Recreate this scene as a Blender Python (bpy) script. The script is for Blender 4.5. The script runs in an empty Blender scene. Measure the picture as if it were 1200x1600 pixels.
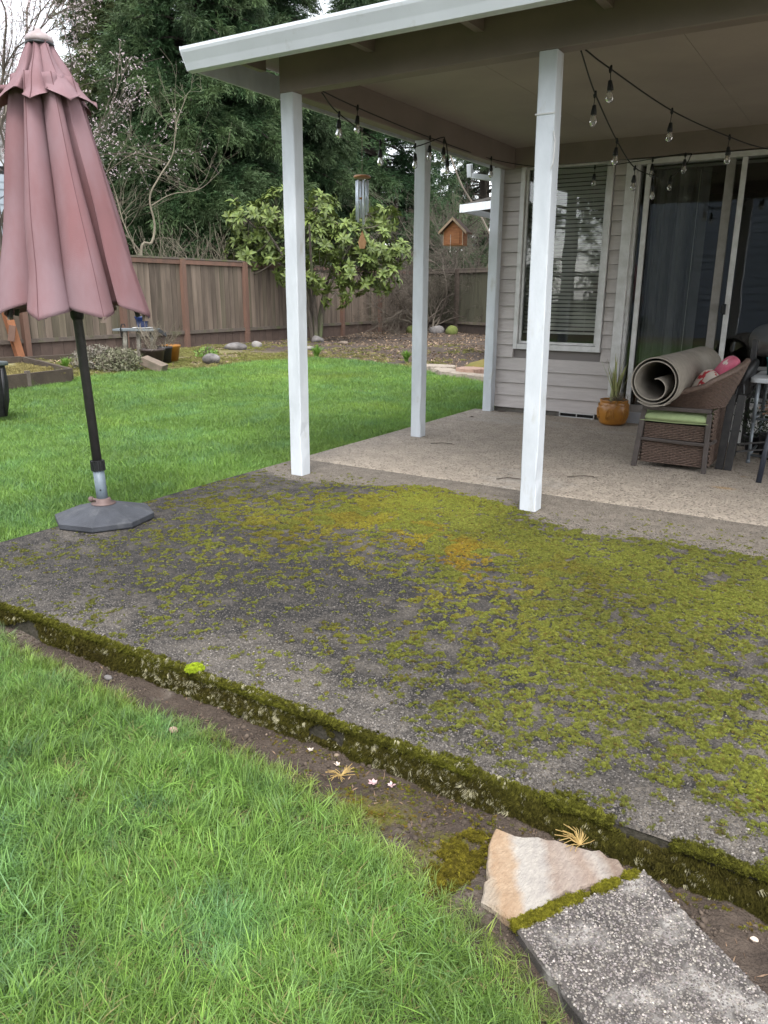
import bpy, math, random
import numpy as np
from mathutils import Vector, Matrix, Euler

random.seed(7)
rng = np.random.default_rng(7)
sc = bpy.context.scene
PI = math.pi

# ------------------------------------------------------------------ camera
cam_d = bpy.data.cameras.new('camera')
cam = bpy.data.objects.new('camera', cam_d)
sc.collection.objects.link(cam)
ax = (0.84871307, 0.52882654, 0.00534984)
ay = (-0.15050982, 0.23183071, 0.96104179)
az = (-0.50698415, 0.81645392, -0.27635134)
cam.matrix_world = Matrix(((ax[0], ay[0], -az[0], 0), (ax[1], ay[1], -az[1], 0),
                           (ax[2], ay[2], -az[2], 1.12), (0, 0, 0, 1)))
cam_d.sensor_fit = 'VERTICAL'
cam_d.sensor_height = 36
cam_d.sensor_width = 27
cam_d.lens = 1196.5 / 1600 * 36
cam_d.clip_start = 0.02
cam_d.clip_end = 500
sc.camera = cam

# ------------------------------------------------------------------ sky, sun, exposure
SUN_EL, SUN_ROT = math.radians(58), math.radians(150)
w = bpy.data.worlds.new('World')
sc.world = w
w.use_nodes = True
nt = w.node_tree
nt.nodes.clear()
sky = nt.nodes.new('ShaderNodeTexSky')
sky.sky_type = 'NISHITA'
sky.sun_disc = False
sky.sun_elevation = SUN_EL
sky.sun_rotation = SUN_ROT
sky.air_density = 1.0
sky.dust_density = 1.0
hs = nt.nodes.new('ShaderNodeHueSaturation')
hs.inputs['Saturation'].default_value = 0.22
bg = nt.nodes.new('ShaderNodeBackground')
bg.inputs['Strength'].default_value = 0.15
wo = nt.nodes.new('ShaderNodeOutputWorld')
nt.links.new(sky.outputs[0], hs.inputs['Color'])
nt.links.new(hs.outputs[0], bg.inputs['Color'])
nt.links.new(bg.outputs[0], wo.inputs['Surface'])

sun_d = bpy.data.lights.new('sun', 'SUN')
sun_d.energy = 0.9
sun_d.angle = math.radians(30)
sun_d.color = (1.0, 0.97, 0.93)
sun = bpy.data.objects.new('sun', sun_d)
sc.collection.objects.link(sun)
# the sun stands ahead-left of the house at SUN_ROT measured like the sky texture's
sdir = Vector((math.sin(SUN_ROT) * math.cos(SUN_EL), math.cos(SUN_ROT) * math.cos(SUN_EL), math.sin(SUN_EL)))
sun.rotation_euler = sdir.to_track_quat('Z', 'Y').to_euler()

sc.view_settings.view_transform = 'Standard'
sc.view_settings.look = 'None'
sc.view_settings.exposure = 1.9
sc.view_settings.gamma = 1
sc.view_settings.use_curve_mapping = False
sc.cycles.max_bounces = 7
sc.cycles.diffuse_bounces = 4
sc.cycles.glossy_bounces = 3
sc.cycles.transmission_bounces = 5
sc.cycles.transparent_max_bounces = 8

# ------------------------------------------------------------------ helpers
def H(i, j, s):
    n = (i.astype(np.int64) * 374761393 + j.astype(np.int64) * 668265263 + s * 974711) & 0xffffffff
    n = ((n ^ (n >> 13)) * 1274126177) & 0xffffffff
    return ((n ^ (n >> 16)) & 0xffff) / 65535.0

def vnoise(x, y, s=0):
    i = np.floor(x); j = np.floor(y)
    u = x - i; v = y - j
    u = u * u * (3 - 2 * u); v = v * v * (3 - 2 * v)
    return ((H(i, j, s) * (1 - u) + H(i + 1, j, s) * u) * (1 - v)
            + (H(i, j + 1, s) * (1 - u) + H(i + 1, j + 1, s) * u) * v)

def fbm(x, y, s=0, o=4):
    x = np.asarray(x, float); y = np.asarray(y, float)
    r = 0; a = 0.5; t = 0
    for k in range(o):
        r = r + a * vnoise(x * 2 ** k + 13.7 * k, y * 2 ** k - 7.1 * k, s + k)
        t += a; a *= 0.5
    return r / t

def inpoly(x, y, poly):
    c = np.zeros(np.shape(x), bool)
    n = len(poly)
    for k in range(n):
        x1, y1 = poly[k]; x2, y2 = poly[(k + 1) % n]
        if y1 == y2: continue
        c ^= ((y1 > y) != (y2 > y)) & (x < (x2 - x1) * (y - y1) / (y2 - y1) + x1)
    return c

def dpoly(x, y, poly, closed=False):
    d = np.full(np.shape(x), 1e9)
    n = len(poly)
    for k in range(n if closed else n - 1):
        x1, y1 = poly[k]; x2, y2 = poly[(k + 1) % n]
        dx, dy = x2 - x1, y2 - y1
        t = np.clip(((x - x1) * dx + (y - y1) * dy) / (dx * dx + dy * dy + 1e-12), 0, 1)
        d = np.minimum(d, np.hypot(x - x1 - t * dx, y - y1 - t * dy))
    return d

def idw(x, y, tab, p=3.0):
    tab = np.array(tab, float)
    num = np.zeros(np.shape(x) + (tab.shape[1] - 2,)); den = np.zeros(np.shape(x))
    for r in tab:
        wgt = 1.0 / (((x - r[0]) ** 2 + (y - r[1]) ** 2) ** (p / 2) + 1e-5)
        num += wgt[..., None] * r[2:]; den += wgt
    return num / den[..., None]

ORG = {}
COL = sc.collection

def tag(o, label=None, cat=None, group=None, kind=None):
    if label: o['label'] = label
    if cat: o['category'] = cat
    if group: o['group'] = group
    if kind: o['kind'] = kind
    return o

def thing(name, label, cat, loc=(0, 0, 0), group=None):
    o = bpy.data.objects.new(name, None)
    o.empty_display_size = 0.1
    COL.objects.link(o)
    o.location = loc
    ORG[o.name] = Vector(loc)
    return tag(o, label, cat, group)

class MB:
    def __init__(s):
        s.v = []; s.f = []
    def add(s, vs, fs):
        b = len(s.v)
        s.v.extend([tuple(v) for v in vs]); s.f.extend([tuple(i + b for i in f) for f in fs])
        return s
    def box(s, c, d, rot=None):
        c = Vector(c); h = Vector(d) / 2
        vs = [Vector((sx * h.x, sy * h.y, sz * h.z)) for sz in (-1, 1) for sy in (-1, 1) for sx in (-1, 1)]
        if rot is not None: vs = [rot @ v for v in vs]
        return s.add([v + c for v in vs], [(0, 2, 3, 1), (4, 5, 7, 6), (0, 1, 5, 4), (2, 6, 7, 3), (0, 4, 6, 2), (1, 3, 7, 5)])
    def bb(s, a, b):
        return s.box([(a[i] + b[i]) / 2 for i in range(3)], [abs(b[i] - a[i]) for i in range(3)])
    def beam(s, p, q, w_, h_, up=(0, 0, 1)):
        p = Vector(p); q = Vector(q); d = q - p
        y = d.normalized(); x = y.cross(Vector(up)).normalized(); z = x.cross(y)
        m = Matrix((x, y, z)).transposed()
        return s.box((p + q) / 2, (w_, d.length, h_), m)
    def tube(s, pts, rad, n=8, cap=True, closed=False):
        pts = [Vector(p) for p in pts]
        if not hasattr(rad, '__len__'): rad = [rad] * len(pts)
        b = len(s.v); prev = None
        for i, p in enumerate(pts):
            t = (pts[min(i + 1, len(pts) - 1)] - pts[max(i - 1, 0)])
            if t.length < 1e-9: t = Vector((0, 0, 1))
            t.normalize()
            if prev is None:
                u = t.orthogonal().normalized()
            else:
                u = (prev - t * prev.dot(t))
                u = u.normalized() if u.length > 1e-6 else t.orthogonal().normalized()
            prev = u; v = t.cross(u)
            for k in range(n):
                a = 2 * PI * k / n
                s.v.append(tuple(p + (u * math.cos(a) + v * math.sin(a)) * rad[i]))
        for i in range(len(pts) - 1):
            for k in range(n):
                k2 = (k + 1) % n
                s.f.append((b + i * n + k, b + i * n + k2, b + (i + 1) * n + k2, b + (i + 1) * n + k))
        if cap:
            s.f.append(tuple(b + k for k in range(n))[::-1])
            s.f.append(tuple(b + (len(pts) - 1) * n + k for k in range(n)))
        return s
    def lathe(s, prof, c=(0, 0, 0), n=24, sx=1, sy=1):
        b = len(s.v)
        for r, z in prof:
            for k in range(n):
                a = 2 * PI * k / n
                s.v.append((c[0] + r * math.cos(a) * sx, c[1] + r * math.sin(a) * sy, c[2] + z))
        for i in range(len(prof) - 1):
            for k in range(n):
                k2 = (k + 1) % n
                s.f.append((b + i * n + k, b + i * n + k2, b + (i + 1) * n + k2, b + (i + 1) * n + k))
        if prof[0][0] > 1e-4: s.f.append(tuple(b + k for k in range(n))[::-1])
        if prof[-1][0] > 1e-4: s.f.append(tuple(b + (len(prof) - 1) * n + k for k in range(n)))
        return s
    def prism(s, poly, z0, z1):
        n = len(poly)
        vs = [(x, y, z0) for x, y in poly] + [(x, y, z1) for x, y in poly]
        fs = [tuple(range(n))[::-1], tuple(range(n, 2 * n))] + [(k, (k + 1) % n, n + (k + 1) % n, n + k) for k in range(n)]
        return s.add(vs, fs)
    def grid(s, P):
        nu, nv = len(P), len(P[0])
        return s.add([p for row in P for p in row],
                     [(i * nv + j, i * nv + j + 1, (i + 1) * nv + j + 1, (i + 1) * nv + j) for i in range(nu - 1) for j in range(nv - 1)])
    def mesh(s, name, mat=None, smooth=False, org=(0, 0, 0)):
        me = bpy.data.meshes.new(name)
        o = Vector(org)
        me.from_pydata([(v[0] - o.x, v[1] - o.y, v[2] - o.z) for v in s.v], [], s.f)
        if mat: me.materials.append(mat)
        if smooth: me.polygons.foreach_set('use_smooth', [True] * len(me.polygons))
        me.update()
        return me
    def build(s, name, mat, parent=None, smooth=False, bevel=0, org=None):
        """linked mesh; vertices given in world space"""
        if parent is not None:
            base = ORG[parent.name]
            me = s.mesh(name, mat, smooth, base)
            o = bpy.data.objects.new(name, me)
            COL.objects.link(o); o.parent = parent; ORG[o.name] = base
        else:
            org = Vector(org) if org is not None else Vector((0, 0, 0))
            me = s.mesh(name, mat, smooth, org)
            o = bpy.data.objects.new(name, me)
            COL.objects.link(o); o.location = org; ORG[o.name] = org
        if bevel:
            m = o.modifiers.new('bevel', 'BEVEL'); m.width = bevel; m.segments = 2
            m.limit_method = 'ANGLE'
        return o

def place(me, name, parent, loc, rot=(0, 0, 0), scale=(1, 1, 1)):
    """a piece that shares mesh data; loc in world space"""
    o = bpy.data.objects.new(name, me)
    COL.objects.link(o)
    o.parent = parent
    o.location = Vector(loc) - (ORG[parent.name] if parent else Vector((0, 0, 0)))
    o.rotation_euler = rot; o.scale = scale
    return o

# ---- materials
def mat(name, c1, c2=None, scale=8, rough=0.75, bump=0.0, bscale=60, vary=0.0, stretch=(1, 1, 1), metal=0.0,
        c3=None, s3=1.5, f3=(0.5, 0.65), spec=0.4, detail=6, transl=0.0, tint=None, tintmix=1.0, ramp=(0.35, 0.65), coat=0, bdist=0.01, coord='pos', alpha=None):
    m = bpy.data.materials.new(name); m.use_nodes = True
    N = m.node_tree.nodes; L = m.node_tree.links; N.clear()
    out = N.new('ShaderNodeOutputMaterial'); b = N.new('ShaderNodeBsdfPrincipled')
    b.inputs['Roughness'].default_value = rough; b.inputs['Metallic'].default_value = metal
    b.inputs['Specular IOR Level'].default_value = spec
    if coat: b.inputs['Coat Weight'].default_value = coat
    if coord == 'pos':
        geo = N.new('ShaderNodeNewGeometry'); src = geo.outputs['Position']
    else:
        tc = N.new('ShaderNodeTexCoord'); src = tc.outputs['Object']
    mp = N.new('ShaderNodeMapping'); mp.inputs['Scale'].default_value = stretch
    L.new(src, mp.inputs['Vector'])
    if vary or coord != 'pos':
        oi = N.new('ShaderNodeObjectInfo')
        va = N.new('ShaderNodeVectorMath'); va.operation = 'SCALE'; va.inputs[0].default_value = (17, 31, 23)
        L.new(oi.outputs['Random'], va.inputs['Scale'])
        vb = N.new('ShaderNodeVectorMath'); vb.operation = 'ADD'
        L.new(src, vb.inputs[0]); L.new(va.outputs[0], vb.inputs[1]); L.new(vb.outputs[0], mp.inputs['Vector'])
    vec = mp.outputs[0]
    def mix(fac, a, b_, mode='MIX'):
        x = N.new('ShaderNodeMix'); x.data_type = 'RGBA'; x.blend_type = mode
        for sock, val in ((x.inputs[0], fac), (x.inputs[6], a), (x.inputs[7], b_)):
            if isinstance(val, bpy.types.NodeSocket): L.new(val, sock)
            elif isinstance(val, (int, float)): sock.default_value = val
            else: sock.default_value = (*val, 1)
        return x.outputs[2]
    def noise(sc_, det=detail, lo=ramp[0], hi=ramp[1], rg=0.6, v=vec):
        n = N.new('ShaderNodeTexNoise'); n.inputs['Scale'].default_value = sc_; n.inputs['Detail'].default_value = det
        n.inputs['Roughness'].default_value = rg; L.new(v, n.inputs['Vector'])
        r = N.new('ShaderNodeMapRange'); r.inputs['From Min'].default_value = lo; r.inputs['From Max'].default_value = hi
        L.new(n.outputs['Fac'], r.inputs['Value'])
        return r.outputs['Result'], n.outputs['Fac']
    col = c1
    if c2 is not None:
        f, _ = noise(scale)
        col = mix(f, c1, c2)
    if c3 is not None:
        f, _ = noise(s3, lo=f3[0], hi=f3[1])
        col = mix(f, col, c3)
    if tint:
        at = N.new('ShaderNodeAttribute'); at.attribute_name = 'tint'; at.attribute_type = tint
        col = mix(tintmix, col, at.outputs['Color'], 'MULTIPLY')
    if vary:
        mr = N.new('ShaderNodeMapRange'); mr.inputs['To Min'].default_value = 1 - vary; mr.inputs['To Max'].default_value = 1 + vary
        L.new(oi.outputs['Random'], mr.inputs['Value'])
        cc = N.new('ShaderNodeCombineColor')
        for k in range(3): L.new(mr.outputs[0], cc.inputs[k])
        col = mix(1.0, col, cc.outputs[0], 'MULTIPLY')
    if isinstance(col, bpy.types.NodeSocket): L.new(col, b.inputs['Base Color'])
    else: b.inputs['Base Color'].default_value = (*col, 1)
    if bump:
        n = N.new('ShaderNodeTexNoise'); n.inputs['Scale'].default_value = bscale; n.inputs['Detail'].default_value = 5
        L.new(vec, n.inputs['Vector'])
        bp = N.new('ShaderNodeBump'); bp.inputs['Strength'].default_value = bump; bp.inputs['Distance'].default_value = bdist
        L.new(n.outputs['Fac'], bp.inputs['Height']); L.new(bp.outputs[0], b.inputs['Normal'])
    sh = b.outputs[0]
    if transl:
        t = N.new('ShaderNodeBsdfTranslucent'); ms = N.new('ShaderNodeMixShader'); ms.inputs[0].default_value = transl
        if isinstance(col, bpy.types.NodeSocket): L.new(col, t.inputs[0])
        else: t.inputs[0].default_value = (*col, 1)
        L.new(sh, ms.inputs[1]); L.new(t.outputs[0], ms.inputs[2]); sh = ms.outputs[0]
    L.new(sh, out.inputs['Surface'])
    return m

def glass_mat(name, tint=(0.9, 0.95, 0.95), refl=1.0):
    """thin window glass: straight-through transmission plus Fresnel reflection"""
    m = bpy.data.materials.new(name); m.use_nodes = True
    N = m.node_tree.nodes; L = m.node_tree.links; N.clear()
    out = N.new('ShaderNodeOutputMaterial'); tr = N.new('ShaderNodeBsdfTransparent'); gl = N.new('ShaderNodeBsdfGlossy')
    tr.inputs[0].default_value = (*tint, 1); gl.inputs['Roughness'].default_value = 0.004
    fr = N.new('ShaderNodeFresnel'); fr.inputs['IOR'].default_value = 1.6
    mm = N.new('ShaderNodeMath'); mm.operation = 'MULTIPLY'; mm.inputs[1].default_value = refl; mm.use_clamp = True
    geo = N.new('ShaderNodeNewGeometry'); nz = N.new('ShaderNodeTexNoise'); nz.inputs['Scale'].default_value = 1.7
    bp = N.new('ShaderNodeBump'); bp.inputs['Strength'].default_value = 0.12; bp.inputs['Distance'].default_value = 0.01
    L.new(geo.outputs['Position'], nz.inputs['Vector']); L.new(nz.outputs['Fac'], bp.inputs['Height']); L.new(bp.outputs[0], gl.inputs['Normal'])
    mx = N.new('ShaderNodeMixShader')
    L.new(fr.outputs[0], mm.inputs[0]); L.new(mm.outputs[0], mx.inputs[0]); L.new(tr.outputs[0], mx.inputs[1]); L.new(gl.outputs[0], mx.inputs[2])
    L.new(mx.outputs[0], out.inputs['Surface'])
    return m

def templ(name, mbs):
    """small meshes used as instance sources; the collection itself is not in the scene"""
    c = bpy.data.collections.new(name)
    for k, me in enumerate(mbs):
        o = bpy.data.objects.new('%s_%02d' % (name, k), me); c.objects.link(o)
    return c

def scatter(name, P, R, S, coll, nvar, tint=None, parent=None, label=None, idx=None):
    P = np.asarray(P, float); n = len(P)
    if parent is not None: P = P - np.array(ORG[parent.name])
    me = bpy.data.meshes.new(name); me.vertices.add(n); me.vertices.foreach_set('co', P.astype(np.float32).ravel())
    def attr(nm, ty, data, key):
        a = me.attributes.new(nm, ty, 'POINT'); a.data.foreach_set(key, np.ascontiguousarray(data).ravel())
    attr('rot', 'FLOAT_VECTOR', np.asarray(R, np.float32), 'vector')
    S = np.asarray(S, np.float32)
    if S.ndim == 1: S = np.repeat(S[:, None], 3, 1)
    attr('scl', 'FLOAT_VECTOR', S, 'vector')
    attr('pick', 'INT', (rng.integers(0, nvar, n) if idx is None else np.asarray(idx)).astype(np.int32), 'value')
    if tint is not None:
        t = np.ones((n, 4), np.float32); t[:, :3] = tint; attr('tint', 'FLOAT_COLOR', t, 'color')
    o = bpy.data.objects.new(name, me); COL.objects.link(o)
    if parent is not None: o.parent = parent
    g = bpy.data.node_groups.new(name, 'GeometryNodeTree')
    g.interface.new_socket('Geometry', in_out='INPUT', socket_type='NodeSocketGeometry')
    g.interface.new_socket('Geometry', in_out='OUTPUT', socket_type='NodeSocketGeometry')
    N = g.nodes; L = g.links
    gi = N.new('NodeGroupInput'); go = N.new('NodeGroupOutput')
    m2p = N.new('GeometryNodeMeshToPoints'); iop = N.new('GeometryNodeInstanceOnPoints'); ci = N.new('GeometryNodeCollectionInfo')
    ci.inputs['Collection'].default_value = coll; ci.inputs['Separate Children'].default_value = True; ci.inputs['Reset Children'].default_value = True
    def na(nm, ty):
        x = N.new('GeometryNodeInputNamedAttribute'); x.data_type = ty; x.inputs['Name'].default_value = nm
        return x.outputs['Attribute']
    L.new(gi.outputs[0], m2p.inputs[0]); L.new(m2p.outputs[0], iop.inputs['Points']); L.new(ci.outputs[0], iop.inputs['Instance'])
    iop.inputs['Pick Instance'].default_value = True
    L.new(na('pick', 'INT'), iop.inputs['Instance Index'])
    e = N.new('FunctionNodeEulerToRotation'); L.new(na('rot', 'FLOAT_VECTOR'), e.inputs[0]); L.new(e.outputs[0], iop.inputs['Rotation'])
    L.new(na('scl', 'FLOAT_VECTOR'), iop.inputs['Scale'])
    L.new(iop.outputs[0], go.inputs[0])
    md = o.modifiers.new('scatter', 'NODES'); md.node_group = g
    o['kind'] = 'stuff'
    if label: o['label'] = label
    return o

def yaw(n, tilt=0.2):
    return np.stack([rng.normal(0, tilt, n), rng.normal(0, tilt, n), rng.uniform(0, 2 * PI, n)], 1)

# palette
M_white = mat('white_paint', (0.60, 0.63, 0.66), (0.50, 0.53, 0.555), scale=9, rough=0.55, bump=0.35, bscale=90, c3=(0.40, 0.39, 0.34), s3=11, f3=(0.60, 0.78), stretch=(1, 1, 0.35), bdist=0.004)
M_gutter = mat('gutter_paint', (0.66, 0.69, 0.73), (0.60, 0.63, 0.66), scale=3, rough=0.35, c3=(0.45, 0.46, 0.44), s3=9, f3=(0.62, 0.85))
M_vinyl = mat('white_vinyl', (0.62, 0.61, 0.60), (0.5, 0.49, 0.47), scale=14, rough=0.4)
M_stile = mat('worn_tan_stile', (0.30, 0.28, 0.26), (0.24, 0.22, 0.2), scale=14, rough=0.5)
M_taupe = mat('taupe_siding_paint', (0.50, 0.46, 0.435), (0.44, 0.40, 0.38), scale=5, rough=0.65, vary=0.05, bump=0.5, bscale=30, stretch=(1, 1, 9), c3=(0.50, 0.47, 0.45), s3=24, f3=(0.63, 0.72), bdist=0.004)
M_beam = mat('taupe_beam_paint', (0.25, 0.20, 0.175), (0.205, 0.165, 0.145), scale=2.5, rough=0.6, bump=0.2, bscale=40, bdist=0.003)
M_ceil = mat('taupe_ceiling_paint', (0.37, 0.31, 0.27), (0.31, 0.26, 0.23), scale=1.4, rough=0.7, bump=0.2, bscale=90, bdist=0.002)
M_black = mat('black_plastic', (0.012, 0.012, 0.013), (0.02, 0.02, 0.021), scale=30, rough=0.45)
M_iron = mat('dark_metal', (0.035, 0.034, 0.034), (0.055, 0.052, 0.05), scale=25, rough=0.45, metal=0.3, bump=0.1)
M_bark = mat('grey_bark', (0.12, 0.10, 0.08), (0.06, 0.05, 0.04), scale=14, rough=0.95, bump=1.0, bscale=40, stretch=(1, 1, 0.25), c3=(0.12, 0.15, 0.06), s3=4, f3=(0.52, 0.7))
M_twig = mat('pale_twig', (0.22, 0.19, 0.14), (0.13, 0.11, 0.08), scale=3, rough=0.9)
M_mtwig = mat('mid_twig', (0.13, 0.11, 0.085), (0.07, 0.058, 0.045), scale=1.5, rough=0.9)
M_dtwig = mat('dark_twig', (0.055, 0.043, 0.034), (0.13, 0.11, 0.085), scale=1.2, rough=0.9)
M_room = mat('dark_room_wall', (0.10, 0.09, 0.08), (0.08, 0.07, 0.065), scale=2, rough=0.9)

# ------------------------------------------------------------------ ground
LAWN = [(-9.4, -6), (-9.3, 1), (-9.2, 4), (-9.1, 5.4), (-8.9, 6.0), (-9.2, 6.9), (-9.15, 7.8), (-8.65, 8.8), (-9.0, 10.2), (-8.6, 11.2),
        (-7.6, 11.35), (-6.55, 10.9), (-5.5, 10.3), (-4.55, 9.75), (-3.7, 8.8), (-3.3, 7.7), (-3.275, 7.1), (-3.285, 1.6), (-3.2, 1.47),
        (-2.57, 1.46), (-2.29, 1.425), (-1.97, 1.41), (-1.675, 1.385), (-1.465, 1.405), (-1.2, 1.36), (-1.06, 1.345), (-0.9, 1.33),
        (-0.745, 1.263), (-0.67, 1.245), (-0.553, 1.203), (-0.48, 1.165), (-0.41, 1.135), (-0.3, 1.075), (-0.26, 1.04), (-0.1, 0.93),
        (0.2, 0.7), (0.6, 0.35), (2.5, -0.6), (2.5, -6)]

def ground_z(x, y):
    near = np.clip((2.2 - y) / 0.8, 0, 1) * np.clip((x + 3.9) / 0.8, 0, 1)
    z = -0.05 - 0.055 * near
    z = z + 0.02 * (fbm(x * 0.7, y * 0.7, 3) - 0.5)
    far = np.clip((-x - 9.3) / 2.0, 0, 1) + np.clip((y - 11.5) / 3, 0, 1)
    z = z + np.clip(far, 0, 1) * (0.03 + 0.10 * (fbm(x * 1.3, y * 1.3, 9) - 0.5))
    return z

def bed_z(x, y):
    z = ground_z(x, y)
    s_ = np.clip((x + 3.6) / 0.12, 0, 1) * np.clip((2.2 - x) / .12, 0, 1) * np.clip((y - 0.35) / 0.12, 0, 1) * np.clip((1.52 - y) / .05 + 1, 0, 1)
    return z - 0.09 * s_

def attr_col(me, name, data):
    a = me.color_attributes.new(name, 'FLOAT_COLOR', 'POINT')
    d = np.ones((len(data), 4), np.float32); d[:, :data.shape[1]] = data
    a.data.foreach_set('color', d.ravel())

def grid_mesh(name, xs, ys, zf, smooth=True):
    X, Y = np.meshgrid(xs, ys); Z = zf(X, Y)
    nx, ny = len(xs), len(ys)
    V = np.stack([X, Y, Z], -1).reshape(-1, 3)
    i = np.arange(nx * ny).reshape(ny, nx)
    F = np.stack([i[:-1, :-1], i[:-1, 1:], i[1:, 1:], i[1:, :-1]], -1).reshape(-1, 4)
    me = bpy.data.meshes.new(name)
    me.vertices.add(len(V)); me.vertices.foreach_set('co', V.ravel())
    me.loops.add(F.size); me.loops.foreach_set('vertex_index', F.ravel())
    me.polygons.add(len(F)); me.polygons.foreach_set('loop_start', np.arange(0, F.size, 4))
    me.update(calc_edges=True)
    if smooth: me.polygons.foreach_set('use_smooth', [True] * len(F))
    return me, V

def mask_mat(name, layers, attr='mask', rough=0.9, bump=0.6, bscale=90, bdist=0.01, pebble=None, spec=0.3, coarse=None):
    """layers: list of (c1,c2,scale) – base first, then one per channel r,g,b of the attribute"""
    m = bpy.data.materials.new(name); m.use_nodes = True
    N = m.node_tree.nodes; L = m.node_tree.links; N.clear()
    out = N.new('ShaderNodeOutputMaterial'); b = N.new('ShaderNodeBsdfPrincipled')
    b.inputs['Roughness'].default_value = rough; b.inputs['Specular IOR Level'].default_value = spec
    geo = N.new('ShaderNodeNewGeometry'); P = geo.outputs['Position']
    at = N.new('ShaderNodeAttribute'); at.attribute_name = attr
    sp = N.new('ShaderNodeSeparateColor'); L.new(at.outputs['Color'], sp.inputs[0])
    def noise(s_, det=7, lo=0.35, hi=0.65):
        n = N.new('ShaderNodeTexNoise'); n.inputs['Scale'].default_value = s_; n.inputs['Detail'].default_value = det
        n.inputs['Roughness'].default_value = 0.65
        L.new(P, n.inputs['Vector']); r = N.new('ShaderNodeMapRange'); r.inputs['From Min'].default_value = lo; r.inputs['From Max'].default_value = hi
        L.new(n.outputs['Fac'], r.inputs['Value']); return r.outputs[0], n.outputs['Fac']
    def mix(f, a, b_):
        x = N.new('ShaderNodeMix'); x.data_type = 'RGBA'
        for so, va in ((x.inputs[0], f), (x.inputs[6], a), (x.inputs[7], b_)):
            if isinstance(va, bpy.types.NodeSocket): L.new(va, so)
            elif isinstance(va, (int, float)): so.default_value = va
            else: so.default_value = (*va, 1)
        return x.outputs[2]
    def layer(l):
        f, _ = noise(l[2]); return mix(f, l[0], l[1])
    col = layer(layers[0])
    pbh = None
    def over(k, l, col):
        _, nf = noise(l[3] if len(l) > 3 else 30, 8)
        # channel value broken up by fine noise: sharp islands
        ad = N.new('ShaderNodeMath'); ad.operation = 'ADD'; L.new(sp.outputs[k], ad.inputs[0]); L.new(nf, ad.inputs[1])
        r = N.new('ShaderNodeMapRange'); e = l[4] if len(l) > 4 else 0.1
        r.inputs['From Min'].default_value = 1.0 - e; r.inputs['From Max'].default_value = 1.0 + e
        L.new(ad.outputs[0], r.inputs['Value'])
        return mix(r.outputs[0], col, layer(l))
    if pebble: col = over(0, layers[1], col)
    if pebble:
        vo = N.new('ShaderNodeTexVoronoi'); vo.inputs['Scale'].default_value = pebble[0]; vo.inputs['Randomness'].default_value = 1
        L.new(P, vo.inputs['Vector'])
        r = N.new('ShaderNodeMapRange'); r.inputs['From Min'].default_value = 0.5; r.inputs['From Max'].default_value = 0.3
        L.new(vo.outputs['Distance'], r.inputs['Value'])
        sc_ = N.new('ShaderNodeSeparateColor'); L.new(vo.outputs['Color'], sc_.inputs[0])
        ra = N.new('ShaderNodeMapRange'); ra.inputs['From Min'].default_value = pebble[3]; ra.inputs['From Max'].default_value = pebble[3] + 0.25
        L.new(sc_.outputs[0], ra.inputs['Value'])
        mu = N.new('ShaderNodeMath'); mu.operation = 'MULTIPLY'; L.new(r.outputs[0], mu.inputs[0]); L.new(ra.outputs[0], mu.inputs[1])
        pc = mix(sc_.outputs[1], pebble[1], pebble[2])
        col = mix(mu.outputs[0], col, pc); pbh = r.outputs[0]
    for k, l in enumerate(layers[1:]):
        if pebble and k == 0: continue
        col = over(k, l, col)
    L.new(col, b.inputs['Base Color'])
    nz = N.new('ShaderNodeTexNoise'); nz.inputs['Scale'].default_value = bscale; nz.inputs['Detail'].default_value = 6; L.new(P, nz.inputs['Vector'])
    h = nz.outputs['Fac']
    if pbh is not None:
        a2 = N.new('ShaderNodeMath'); a2.operation = 'ADD'; L.new(h, a2.inputs[0]); L.new(pbh, a2.inputs[1]); h = a2.outputs[0]
    bp = N.new('ShaderNodeBump'); bp.inputs['Strength'].default_value = bump; bp.inputs['Distance'].default_value = bdist
    L.new(h, bp.inputs['Height']); L.new(bp.outputs[0], b.inputs['Normal'])
    L.new(b.outputs[0], out.inputs['Surface'])
    return m

# base sheet to the horizon
MB().add([(-150, -150, -0.35), (150, -150, -0.35), (150, 200, -0.35), (-150, 200, -0.35)], [(0, 1, 2, 3)]).build(
    'ground', mat('far_ground', (0.05, 0.07, 0.03), (0.07, 0.06, 0.04), scale=0.3, rough=0.95))
tag(bpy.data.objects['ground'], kind='structure')

# garden terrain: lawn soil, mossy bed, dark mulch
me, V = grid_mesh('garden_ground', np.arange(-26, 8.01, 0.11), np.arange(-12, 34.01, 0.11), bed_z)
x, y = V[:, 0], V[:, 1]
inl = inpoly(x, y, LAWN).astype(float)
mulch = np.clip((y - 11.0 + (x + 9.5) * 0.25) / 1.4, 0, 1) * (x > -12.4)
mulch = np.maximum(mulch, np.clip((-x - 11.3) / 0.5, 0, 1) * 0.75)
mulch = np.clip(mulch + 0.35 * (fbm(x * 1.5, y * 1.5, 21) - 0.6), 0, 1)
moss = np.clip(1 - mulch + 0.9 * (fbm(x * 0.9, y * 0.9, 5) - 0.5), 0, 1)
moss = np.maximum(moss, np.clip((y - 17) / 2, 0, 0.55) * (fbm(x * 0.6, y * 0.6, 41) > 0.48))
attr_col(me, 'mask', np.stack([mulch * 0.95, moss * 0.62, inl], 1))
me.materials.append(mask_mat('garden_soil', [((0.17, 0.14, 0.085), (0.10, 0.085, 0.06), 6),
                                             ((0.055, 0.042, 0.034), (0.10, 0.075, 0.058), 9, 14, 0.15),
                                             ((0.21, 0.185, 0.085), (0.14, 0.13, 0.055), 7, 11, 0.12),
                                             ((0.08, 0.11, 0.035), (0.10, 0.12, 0.045), 12, 40, 0.2)], bump=1.0, bscale=25, bdist=0.03))
o = bpy.data.objects.new('garden_bed', me); COL.objects.link(o); tag(o, kind='structure')

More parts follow.
